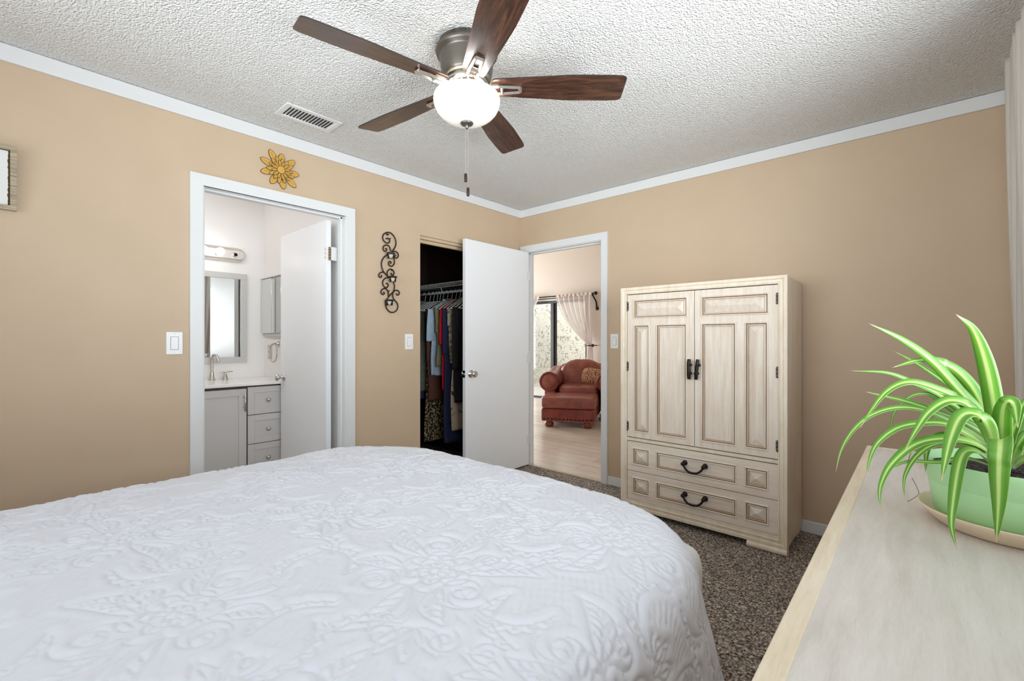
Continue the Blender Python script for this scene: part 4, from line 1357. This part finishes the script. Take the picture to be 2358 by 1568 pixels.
g.tube(catmull([(2.86, -1.88, .93), (2.855, -1.885, .912), (2.852, -1.888, .89)], 6), .0011, 6)
plabel(g.build('root', M['root'], PL), 'thin dangling brown roots')

# ================================================================== BATHROOM
VX = -.895
VN = thing('vanity_cabinet', 'grey shaker bathroom vanity with one door and three drawers', 'vanity', (-1.15, -2.5, 0))
vy0, vy1 = -3.2, -1.804
MB().box((-1.418, vy0, .09), (VX - .022, vy1, .846)).box((-1.418, vy0, 0), (VX - .09, vy1, .09)).build('body', M['vanity_gap'], VN)
def shaker(y0, y1, z0, z1, nm, st):
    g = MB()
    x1 = VX; x0 = VX - .02
    g.box((x0, y0, z0), (x1, y0 + st, z1), .0012, 1).box((x0, y1 - st, z0), (x1, y1, z1), .0012, 1).box((x0, y0 + st, z0), (x1, y1 - st, z0 + st), .0012, 1).box((x0, y0 + st, z1 - st), (x1, y1 - st, z1), .0012, 1)
    g.box((x0, y0 + st, z0 + st), (x1 - .007, y1 - st, z1 - st))
    return g.build(nm, M['vanity'], VN)
dv = shaker(-2.47, -2.115, .11, .828, 'door', .052)
g = MB()
g.tube([(VX + .03, -2.132, .662), (VX + .03, -2.132, .793)], .0055, 12)
for z in (.69, .765): g.tube([(VX, -2.132, z), (VX + .03, -2.132, z)], .0045, 10)
g.build('handle', M['nickel'], dv)
shaker(-2.83, -2.475, .11, .828, 'door', .052)
for z0, z1, zk in [(.627, .836, .732), (.406, .622, .508), (.110, .401, .288)]:
    dd = shaker(-2.106, -1.822, z0, z1, 'drawer', .046)
    MB().lathe([(0, 0), (.007, 0), (.006, .012), (.013, .017), (.016, .023), (.013, .029), (0, .031)], (VX, -1.965, zk), 'x', 20, True, False).build('knob', M['nickel'], dd)
MB().box((VX - .021, vy1 - .016, .09), (VX - .004, vy1, .846)).build('filler', M['vanity'], VN)
ct = MB()
ct.box((-1.4195, vy0, .848), (-.878, -1.8035, .871), .004)
ct.box((-1.4195, vy0, .871), (-1.408, -1.8035, .876), .002)
o = ct.build('vanity_countertop', M['counter']); tag(o, 'white countertop on the grey bathroom vanity', 'countertop')
FA = thing('faucet', 'brushed nickel bathroom faucet with tall curved spout and lever handle', 'faucet', (-1.33, -2.18, .871))
g = MB()
g.lathe([(0, 0), (.024, 0), (.023, .004), (.018, .020), (.014, .045), (.0115, .065), (.0115, .068), (.010, .07), (0, .07)], (-1.34, -2.222, .8715), 'z', 24, True, False)
sp_ = [(-1.34, -2.222, .93), (-1.34, -2.222, 1.02), (-1.335, -2.221, 1.055), (-1.315, -2.215, 1.073), (-1.288, -2.205, 1.066), (-1.268, -2.198, 1.040), (-1.262, -2.196, 1.022)]
pts = catmull(sp_, 6)
g.tube(pts, [.0098] * (len(pts) - 6) + [.0098, .0105, .0125, .0135, .0135, .012], 16)
g.build('spout', M['nickel'], FA)
g = MB()
g.lathe([(0, 0), (.023, 0), (.022, .004), (.015, .028), (.010, .04), (.0085, .045), (.0085, .055), (.010, .057), (0, .06)], (-1.34, -2.128, .8715), 'z', 24, True, False)
g.tube([(-1.34, -2.148, .931), (-1.34, -2.075, .935)], .0042, 10)
g.build('handle', M['nickel'], FA)
g = MB()
g.lathe([(0, 0), (.023, 0), (.022, .004), (.015, .028), (.010, .04), (.0085, .045), (.0085, .055), (.010, .057), (0, .06)], (-1.34, -2.316, .8715), 'z', 24, True, False)
g.tube([(-1.34, -2.296, .931), (-1.34, -2.369, .935)], .0042, 10)
g.build('handle', M['nickel'], FA)
# framed mirror
MR = thing('framed_mirror', 'silver grey framed mirror above the bathroom faucet', 'mirror', (-1.42, -2.25, 1.0))
my0, my1, mz0, mz1, mf = -2.62, -1.946, 1.003, 1.753, .048
g = MB()
for a, b in [((my0, mz0), (my1, mz0 + mf)), ((my0, mz1 - mf), (my1, mz1)), ((my0, mz0 + mf), (my0 + mf, mz1 - mf)), ((my1 - mf, mz0 + mf), (my1, mz1 - mf))]:
    g.box((-1.4195, a[0], a[1]), (-1.402, b[0], b[1]), .002)
g.build('frame', M['greyframe'], MR)
MB().box((-1.4185, my0 + mf - .003, mz0 + mf - .003), (-1.411, my1 - mf + .003, mz1 - mf + .003)).build('glass', M['mirror'], MR)
# light bar
LB = thing('vanity_light', 'brushed nickel light bar with round bulb above the bathroom mirror', 'wall light', (-1.42, -2.3, 1.84))
def stad(r, y0, y1, zc, n=14):
    return [(y1 - r + r * sin(pi * i / n), zc + r * cos(pi * i / n)) for i in range(n + 1)] + [(y0 + r - r * sin(pi * i / n), zc - r * cos(pi * i / n)) for i in range(n + 1)]
zc = 1.905
g = MB()
rings = []
for r, x in [(.0585, -1.4195), (.0585, -1.405), (.054, -1.398), (.047, -1.396), (.045, -1.390), (.036, -1.386), (.034, -1.384)]:
    rings.append(g.ring([(x, y, z) for y, z in stad(r, -2.66 + .0585 - r, -1.955 - .0585 + r, zc)]))
g.skin(rings, True, False, True, True)
g.build('back_plate', M['nickel_plate'], LB)
for i, y in enumerate([-2.55, -2.42, -2.290, -2.174 + .0, -2.045]):
    if i == 1 or i == 2: pass
    g = MB()
    g.lathe([(0, -1.384), (.022, -1.384), (.021, -1.378), (.0185, -1.372), (.0185, -1.360), (.0165, -1.358), (.0155, -1.378), (0, -1.378)] if i == 4 else [(0, -1.384), (.022, -1.384), (.021, -1.378), (.0185, -1.372), (.0185, -1.352), (0, -1.352)], (0, y, zc - .003), 'x', 24, True, False)
    so = g.build('socket', M['chrome'], LB)
    if i == 4:
        MB().lathe([(.0185, -1.3605), (.0165, -1.3575), (.0145, -1.3605)], (0, y, zc - .003), 'x', 24, True, False).build('socket_rim', M['plastic_white'], so)
        MB().lathe([(0, -1.377), (.0145, -1.377), (.0140, -1.366), (.0085, -1.366), (.0085, -1.374), (0, -1.374)], (0, y, zc - .003), 'x', 20, True, False).build('socket_hole', M['dark'], so)
    else:
        MB().lathe([(.010, -1.352), (.016, -1.345), (.026, -1.335), (.0315, -1.322), (.033, -1.308), (.0315, -1.294), (.025, -1.282), (.014, -1.2765), (0, -1.275)], (0, y, zc - .003), 'x', 28, True, False).build('bulb', M['bulb'], so)
bl = bpy.data.lights.new('bathroom_fill', 'POINT'); bl.energy = 6.5; bl.shadow_soft_size = .12; bl.color = (.98, .98, 1)  # unseen point lamp added to brighten the bathroom
bo = bpy.data.objects.new('bathroom_fill', bl); bo.location = (-.62, -2.95, 2.2); COL.objects.link(bo)
# medicine cabinet on the side wall
MC = thing('medicine_cabinet', 'mirrored medicine cabinet on the bathroom side wall beside the open door', 'cabinet', (-1.2, -1.80, 1.2))
MB().box((-1.415, -1.815, 1.222), (-.99, -1.8025, 1.722), .002).build('body', M['greyframe'], MC)
MB().box((-1.412, -1.830, 1.252), (-1.195, -1.8155, 1.716), .001, 1).build('door', M['mirror'], MC)
MB().box((-1.192, -1.830, 1.252), (-.995, -1.8155, 1.706), .001, 1).build('door', M['mirror'], MC)
MB().box((-1.415, -1.835, 1.722), (-.98, -1.8025, 1.735), .002).build('top_rail', M['trim'], MC)
MB().box((-1.330, -1.818, 1.212), (-.99, -1.8025, 1.2215), .001).build('light_strip', M['greyframe'], MC)
OU = thing('wall_outlet', 'brushed metal outlet plate on the bathroom side wall beside the towel ring', 'outlet', (-1.28, -1.802, 1.03))
MB().box((-1.335, -1.807, 1.030), (-1.252, -1.8025, 1.150), .002).build('plate', M['nickel'], OU)
for z in (1.068, 1.112):
    MB().box((-1.311, -1.8095, z - .015), (-1.276, -1.8065, z + .015), .003).build('receptacle', M['plastic_white'], OU)
TR = thing('towel_ring', 'brushed nickel towel ring beside the bathroom medicine cabinet', 'towel ring', (-1.1, -1.802, 1.02))
g = MB(); n = 40
g.tube([(-1.11 + .076 * sin(2 * pi * i / n), -1.845, 1.086 + .076 * cos(2 * pi * i / n)) for i in range(n)], .0048, 10, closed=True)
g.build('ring', M['nickel'], TR)
MB().lathe([(0, 0), (.022, 0), (.022, -.006), (.010, -.010), (.009, -.038), (.012, -.042), (.012, -.05), (0, -.052)], (-1.11, -1.8025, 1.160), 'y', 20, True, False).build('post', M['nickel'], TR)

# ================================================================== CLOSET
SH = thing('wire_shelf', 'white wire closet shelf carrying the hanging clothes', 'shelf', (-.7, -.3, 1.70))
wire = plain('white_coated_wire', srgb(226, 226, 222), .4)
sx0, sx1, sy = -1.31, -.125, -.50
for z, y in [(1.742, sy), (1.705, sy), (1.742, -.30), (1.742, -.115)]:
    MB().tube([(sx0, y, z), (sx1, y, z)], .0032, 8).build('rail', wire, SH)
g = MB()
x = sx0 + .01
while x < sx1:
    g.tube([(x, sy - .001, 1.703), (x, sy - .002, 1.7455), (x, sy + .005, 1.7465), (x, -.113, 1.7465)], .0017, 6)
    x += .0254
w_ = g.build('deck_wires', wire, SH)
MB().tube([(sx0, sy + .03, 1.655), (sx1, sy + .03, 1.655)], .0115, 12).build('hang_rod', wire, SH)
for xx in (-1.0, -.6, -.2):
    MB().tube([(xx, sy + .03, 1.655), (xx, sy + .008, 1.70)], .004, 8).build('rod_hook', wire, SH)

RODY, RODZ = -.47, 1.655
def fabric(name, c, rough=.85, second=None, scale=40, thr=.5):
    if second is None:
        return grainy(name, tuple(k * .8 for k in c), c, (1, 1, 1), 14, rough, .004, bs=.5)
    return grainy(name, c, second, (1, 1, 1), scale, rough, .002, lo=thr - .03, hi=thr + .03)

def garment(x, zbot, col, half, label, cat='shirt', name='shirt', thick=.035, sleeves=None, sh_drop=.10, hemy=None, ztop=1.575, sleeve_col=None, collar=None, seed=0, twist=0.0):
    """garment hung edge-on: a thin rounded slab whose outline is shoulders, sides and hem"""
    rr = random.Random(seed * 7 + 3)
    t = thing(name, label, cat, (x, RODY, zbot), 0, 'clothes in the closet')
    hemy = hemy or half * .95
    NZ, NA = 44, 36
    ph = [rr.uniform(0, 6) for _ in range(6)]
    g = MB(); rings = []
    for j in range(NZ + 1):
        v = (j / NZ)
        z = ztop - (ztop - zbot) * v
        dz = ztop - z
        if dz < sh_drop:
            hw = .055 + (half - .055) * (dz / sh_drop) ** .72
        else:
            k = (dz - sh_drop) / max(1e-6, (ztop - zbot - sh_drop))
            hw = half + (hemy - half) * k + .004 * sin(k * 9 + ph[0])
        th = thick * (.45 + .55 * min(1, dz / .18)) * (1 + .25 * sin(v * 5 + ph[1]))
        ring = []
        for i in range(NA):
            a = 2 * pi * i / NA
            yy = hw * cos(a)
            fold = 1 + .42 * sin(6 * a + ph[2] + 2.5 * v) * min(1, v * 1.8) + .2 * sin(11 * a + ph[3])
            xx = th * .5 * math.copysign(abs(sin(a)) ** .6, sin(a)) * fold
            xx += .012 * sin(v * 4 + ph[4]) + twist * yy
            ring.append((x + xx, RODY + yy, z + .006 * sin(5 * a + ph[5]) * (v ** 6)))
        rings.append(g.ring(ring))
    g.skin(rings, True, True, True, True)
    g.build('body', col, t)
    if sleeves:
        L, r, out = sleeves
        for sgn in (-1, 1):
            g = MB()
            a0 = Vector((x, RODY + sgn * (half - .03), ztop - sh_drop * .75))
            pts = [a0, a0 + Vector((.004, sgn * out * .5, -L * .3)), a0 + Vector((.006, sgn * out * .85, -L * .65)), a0 + Vector((.004, sgn * out, -L))]
            P_ = catmull(pts, 6); n = len(P_)
            rings = []
            for i, p in enumerate(P_):
                u = i / (n - 1)
                w1, w2 = r * (1 - .2 * u), thick * .42 * (1 + .25 * sin(u * 14 + ph[1]))
                rings.append(g.ring([(p.x + w2 * cos(2 * pi * q / 18), p.y + w1 * sin(2 * pi * q / 18), p.z + .004 * sin(3 * 2 * pi * q / 18) * u) for q in range(18)]))
            g.skin(rings, True, True, True, True)
            g.build('sleeve', sleeve_col or col, t)
    if collar:
        g = MB(); n = 20
        rings = []
        for r_, z in [(.052, ztop - .012), (.058, ztop + .018), (.050, ztop + .022), (.044, ztop - .01)]:
            rings.append(g.ring([(x + .35 * r_ * cos(2 * pi * i / n), RODY + r_ * sin(2 * pi * i / n), z) for i in range(n)]))
        rings.append(rings[0])
        g.skin(rings, True, True)
        g.build('collar', collar, t)
    return t

hg_mat = plain('white_hanger_plastic', srgb(222, 224, 220), .4)
def make_hanger(x, label):
    t = thing('clothes_hanger', label, 'hanger', (x, RODY, 1.53), 0, 'white hangers on the closet rod')
    hook = []
    for i in range(15):
        a = pi * 1.25 * i / 14 - .35
        hook.append((x, RODY + .0165 * cos(a), 1.6535 + .0165 * sin(a)))
    hook = [(x, RODY + .002, 1.572), (x, RODY + .006, 1.60), (x, RODY + .014, 1.635)] + hook[2:]
    MB().tube(catmull(hook, 3), .0028, 8).build('hook', hg_mat, t)
    g = MB()
    g.tube(catmull([(x, RODY - .20, 1.475), (x, RODY - .12, 1.525), (x, RODY, 1.573), (x, RODY + .12, 1.525), (x, RODY + .20, 1.475)], 6), .0042, 8)
    g.tube([(x, RODY - .195, 1.475), (x, RODY + .195, 1.475)], .0035, 8)
    g.build('shoulder_bar', hg_mat, t)
    return t
denim = fabric('faded_denim', srgb(96, 122, 132))
olive = fabric('olive_cotton', srgb(134, 134, 98))
charc = fabric('charcoal_green_knit', srgb(112, 112, 98))
brown = fabric('dark_brown_wool', srgb(104, 62, 46))
lblue = fabric('pale_blue_cotton', srgb(190, 212, 228))
red = fabric('bright_red_knit', srgb(220, 18, 34))
navy = fabric('navy_cotton', srgb(42, 48, 84))
black = fabric('black_cloth', srgb(24, 23, 25))
cream = fabric('cream_print_cloth', srgb(186, 172, 146), second=srgb(120, 108, 84), scale=30)
pais = fabric('beige_scroll_print', srgb(56, 46, 40), second=srgb(190, 168, 146), scale=16, thr=.41)
slate = fabric('slate_trouser_cloth', srgb(96, 96, 106))
grey = fabric('grey_trouser_cloth', srgb(122, 114, 104))
leop = fabric('leopard_print_cloth', srgb(34, 26, 20), second=srgb(184, 164, 118), scale=48, thr=.52)
dkblue = fabric('dark_blue_jean', srgb(58, 72, 96))
G = [
 (-0.885, .86, denim, .205, 'faded blue denim jacket at the far left of the closet rod', 'jacket', 'jacket', .04, (.55, .05, .03), denim),
 (-0.805, .62, dkblue, .185, 'dark blue jeans hanging behind the denim jacket in the closet', 'trousers', 'jeans', .036, None, None),
 (-0.745, .70, charc, .205, 'long charcoal green cardigan next to the denim jacket in the closet', 'cardigan', 'cardigan', .04, (.62, .05, .02), charc),
 (-0.690, .40, slate, .15, 'slate grey trousers hanging below the charcoal cardigan', 'trousers', 'trousers', .036, None, None),
 (-0.645, .22, leop, .16, 'leopard print skirt hanging lowest in the closet', 'skirt', 'skirt', .036, None, None),
 (-0.600, .62, brown, .19, 'dark brown wool coat between the cardigan and pale blue shirt', 'coat', 'coat', .036, (.5, .045, .0), brown),
 (-0.535, .86, lblue, .195, 'pale blue shirt with rolled sleeves hanging in the closet', 'shirt', 'shirt', .036, (.30, .062, .035), lblue),
 (-0.470, .95, olive, .185, 'olive green jacket with collar beside the red top', 'jacket', 'jacket', .04, (.22, .05, .0), olive),
 (-0.410, .73, red, .175, 'bright red knit top hanging in the closet', 'top', 'top', .034, (.33, .045, .02), red),
 (-0.355, .25, navy, .185, 'long navy dress next to the red top in the closet', 'dress', 'dress', .04, (.42, .05, .01), navy),
 (-0.300, .985, cream, .175, 'cream patterned blouse with open collar in the closet', 'blouse', 'blouse', .035, (.16, .05, .01), cream),
 (-0.255, .38, pais, .165, 'long beige skirt with dark scroll print in the closet', 'skirt', 'skirt', .035, None, None),
 (-0.200, .64, black, .195, 'long black jacket near the right end of the closet rod', 'jacket', 'jacket', .04, (.55, .05, .02), black),
 (-0.140, .12, grey, .15, 'grey trousers at the right end of the closet rod', 'trousers', 'trousers', .036, None, None),
]
HL = ['far left', 'second from left', 'third from left', 'fourth from left', 'fifth from left', 'sixth from left', 'seventh from left', 'seventh from right', 'sixth from right', 'fifth from right', 'fourth from right', 'third from right', 'second from right', 'far right']
for k, (x, zb, col, half, lab, cat, nm, th, sl, sc) in enumerate(G):
    ztop = 1.565
    if nm in ('trousers', 'jeans', 'skirt'):
        garment(x, zb, col, half, lab, cat, nm, th, None, .03, half * (1.1 if nm == 'skirt' else .8), 1.30 if nm != 'jeans' else 1.45, seed=k)
        g = None
    else:
        garment(x, zb, col, half, lab, cat, nm, th, sl, .11, half * .96, ztop, sc, col if nm in ('jacket', 'shirt', 'blouse') else None, seed=k)
    make_hanger(x, 'white plastic hanger holding the ' + lab.split(' hanging')[0].split(' at the')[0].split(' next')[0].split(' between')[0].split(' beside')[0].split(' near')[0].split(' in the')[0].split(' with')[0])
bx = MB().box((-1.10, -.80, .001), (-.90, -.55, .30), .02)
o = bx.build('storage_bin', plain('lime_green_plastic', srgb(140, 168, 60), .5)); tag(o, 'lime green bin on the closet floor under the clothes', 'bin')

# ================================================================== LIVING ROOM
CH = thing('armchair', 'red brown leather armchair with rolled arms by the patio door', 'armchair', (-.952, 1.602, 0), R(27))
# local frame: x across, y away from the camera
c0 = .38
fr = MB()
fr.box((.06, .66, .09), (.70, 1.36, .34), .03, 3)
fr.build('base', M['leather_dark'], CH, local=True)
MB().pillow((c0, .93, .415), (.60, .66, .19), .38, 40, 20).build('seat_cushion', M['leather'], CH, local=True)
g = MB()
def back_pt(u, v):
    # front face of the puffy back cushion wrapped into a closed shape
    a = 2 * pi * u
    hw = .375 * (abs(cos(a)) ** .55) * math.copysign(1, cos(a))
    return None
rings = []
NB = 26
for j in range(NB + 1):
    t = j / NB
    z = .36 + .52 * t
    wv = .36 * (1 if t < .45 else math.sqrt(max(.0, 1 - ((t - .45) / .57) ** 2.6)))
    wv = max(wv, .10)
    dv = .15 * (math.sin(pi * min(.98, .14 + .84 * t)) ** .5)
    yc = 1.19 + .10 * t
    rings.append(g.ring([(c0 + wv * math.copysign(abs(cos(2 * pi * i / 36)) ** .6, cos(2 * pi * i / 36)) + .006 * sin(9 * t + i), yc + dv * math.copysign(abs(sin(2 * pi * i / 36)) ** .75, sin(2 * pi * i / 36)) * (1 + .05 * sin(i * 2.1 + 8 * t)), z) for i in range(36)]))
g.skin(rings, True, True, True, True)
g.build('back_cushion', M['leather'], CH, local=True)
fb = MB()
rings = []
for t, wv, y0, y1 in [(.09, .38, 1.30, 1.42), (.5, .42, 1.31, 1.46), (.70, .40, 1.34, 1.48), (.79, .33, 1.36, 1.48), (.835, .18, 1.39, 1.46)]:
    rings.append(fb.ring([(c0 - wv, y0, t), (c0 + wv, y0, t), (c0 + wv, y1, t), (c0 - wv, y1, t)]))
fb.skin(rings, True, True, True, True)
fb.build('back_frame', M['leather_dark'], CH, local=True)
for sgn in (-1, 1):
    xc = c0 + sgn * .425
    g = MB()
    # rolled arm profile swept front to back
    prof = [(-.07, .09), (-.075, .38)]
    prof = []
    n = 30
    for i in range(n + 1):
        a = R(-62) + R(292) * i / n
        prof.append((.138 * cos(a) * 1.0, .565 + .142 * sin(a)))
    # outside under-roll then the inner face down to the seat
    prof2 = [(.075, .09)] + [(p[0] * 1, p[1]) for p in prof] + [(-.085, .44), (-.085, .09)]
    m_ = sgn
    rings = []
    for yy, sc in [(.625, .93), (.632, 1.0), (.80, 1.0), (1.05, 1.0), (1.30, 1.02), (1.42, 1.0)]:
        rise = .0 if yy < 1.0 else .10 * ((yy - 1.0) / .42)
        rings.append(g.ring([(xc + m_ * (p * sc), yy, .09 + (q - .09) * (1 + rise) if True else q) for p, q in prof2]))
    g.skin(rings, True, True, True, True)
    arm = g.build('arm', M['leather'], CH, local=True)
    g = MB()
    g.lathe([(.150, .004), (.146, -.010), (.132, -.014), (.118, -.010), (.114, 0)], (xc, .628, .565), 'y', 40, True, False)
    g.build('arm_welt', M['leather_dark'], arm, local=True)
    MB().lathe([(.114, 0), (.104, -.012), (.06, -.02), (0, -.022)], (xc, .628, .565), 'y', 36, True, False).build('scroll_panel', M['leather'], arm, local=True)
for x in (.02, .74):
    for y in (.70, 1.34):
        MB().lathe([(0, 0), (.03, 0), (.048, .02), (.05, .05), (.04, .075), (.045, .09), (0, .09)], (x, y, 0), 'z', 20, True, False).build('foot', M['turned_wood'], CH, local=True)
TP = MB().pillow((0, 0, 0), (.36, .13, .27), .55, 36, 18)
for v in TP.bm.verts:
    r = max(abs(v.co.x) / .18, abs(v.co.z) / .135)
    v.co.y *= (1.0 - .55 * min(1, r) ** 3)
tp = TP.build('throw_pillow', M['pillow'])
tp.rotation_euler = (R(-14), R(8), R(27 - 6))
Lx, Ly = cos(R(27)), sin(R(27))
tp.location = (-.952 + .555 * Lx - 1.02 * Ly, 1.602 + .555 * Ly + 1.02 * Lx, .487)
tag(tp, 'small woven rust and cream pillow on the leather armchair seat', 'pillow')

OT = thing('ottoman', 'red brown leather ottoman with nailhead trim pushed up to the armchair', 'ottoman', (-.952, 1.602, 0), R(27))
ox0, ox1, od = -.045, .682, .60
MB().box((ox0, 0, .088), (ox1, od, .262), .03, 4).build('base', M['leather_dark'], OT, local=True)
g = MB()
g.pillow(((ox0 + ox1) / 2 + .0, od / 2 - .0, .335), (ox1 - ox0 + .02, od + .02, .165), .22, 56, 20)
g.build('cushion', M['leather'], OT, local=True)
g = MB()
for zz in (.272, .398):
    zz_ = zz
MB().tube([(ox0 + .03, -.004, .268), (ox1 - .03, -.004, .268), (ox1 + .004, .03, .268), (ox1 + .004, od - .03, .268)], .005, 8).build('welt', M['leather_dark'], OT, local=True)
for i in range(13):
    x = ox0 + .045 + i * (ox1 - ox0 - .09) / 12
    MB().lathe([(0, -.010), (.008, -.007), (.0115, .0), (.0115, .001)], (x, -.0005, .118), 'y', 12, True, False).build('nailhead', M['iron'], OT, local=True)
MB().box((ox0 + .01, -.003, .088), (ox1 - .01, .004, .100), .002).build('trim_band', M['leather'], OT, local=True)
for x in (.06, ox1 - .10):
    for y in (.06, od - .07):
        MB().lathe([(0, 0), (.028, 0), (.056, .012), (.066, .035), (.062, .058), (.045, .072), (.05, .088), (0, .088)], (x, y, 0), 'z', 24, True, False).build('foot', M['turned_wood'], OT, local=True)

# curtains, rod, holdback
CR = thing('curtain_rod', 'double dark metal curtain rod above the patio door', 'curtain rod', (-2.6, 3.9, 2.03))
rodm = M['blackiron']
g = MB(); g.tube([(-4.6, 3.90, 2.052), (-1.60, 3.90, 2.052)], .010, 10); g.build('rod', rodm, CR)
g = MB(); g.tube([(-4.6, 3.95, 2.015), (-1.62, 3.95, 2.015)], .008, 10); g.build('rod', rodm, CR)
g = MB()
g.lathe([(0, 0), (.014, 0), (.018, .012), (.012, .02), (.026, .035), (.034, .055), (.030, .075), (.016, .09), (0, .094)], (-1.60, 3.90, 2.052), 'x', 18, True, False)
g.build('finial', rodm, CR)
g = MB()
g.tube(catmull([(-1.615, 3.90, 2.05), (-1.60, 3.93, 1.98), (-1.57, 3.96, 1.90), (-1.575, 3.985, 1.80)], 6), .014, 8)
g.lathe([(0, 0), (.03, 0), (.034, -.012), (.022, -.025), (0, -.027)], (-1.565, 4.0, 1.775), 'y', 14, True, False)
g.build('bracket', rodm, CR)
def curtain(label, xt0, xt1, xtie, ztie, mirror):
    t = thing('curtain', label, 'curtain', ((xt0 + xt1) / 2, 3.9, .05), 0, 'white lace curtains at the patio door')
    def pt(u, v):
        z = 2.035 - v * (2.035 - .03)
        k = (2.035 - z) / (2.035 - ztie)
        if z > ztie:
            e = k ** 1.7
            inner = xt0 + (xtie - .03 - xt0) * (k ** 2.3 * .62 + k * .38)
            outer = xt1 + (xtie + .04 - xt1) * k ** 1.2
        else:
            q = (ztie - z) / ztie
            inner = xtie - .03 - .12 * q ** .5
            outer = xtie + .04 + .06 * q ** .5
        x = inner + (outer - inner) * u
        wv = abs(outer - inner)
        sag = -.10 * sin(pi * min(1, k)) * (1 - u) if z > ztie else 0
        return (x, 3.90 + .020 * sin(u * 2 * pi * 7 + .8 * sin(v * 5)) - (.03 if z > ztie else 0.015), z + sag * .0)
    g = MB(); vs = g.grid(pt, 90, 60)
    o = g.build('panel', M['sheer'], t)
    g = MB(); g.grid(lambda u, v: (xt0 + (xt1 - xt0) * u, 3.872 + .010 * sin(u * 2 * pi * 9), 2.070 - .055 * v), 70, 3)
    g.build('heading', M['sheer_band'], t)
    return t
curtain('white lace curtain tied back to the right of the patio door', -2.43, -1.605, -1.650, 1.09, 1)
curtain('white lace curtain panel left of the patio door glass, mostly hidden by the open door', -2.845, -4.3, -4.2, 1.09, -1)
HB = thing('curtain_holdback', 'dark iron holdback gathering the right lace curtain', 'holdback', (-1.62, 3.95, 1.08))
MB().tube(catmull([(-1.585, 4.0, 1.092), (-1.585, 3.90, 1.092), (-1.61, 3.835, 1.09), (-1.68, 3.825, 1.087)], 5), .009, 8).build('arm', rodm, HB)
MB().lathe([(0, .012), (.026, .010), (.030, 0), (.026, -.010), (0, -.012)], (-1.575, 3.85, 1.092), 'y', 14, True, False).build('knob', rodm, HB)
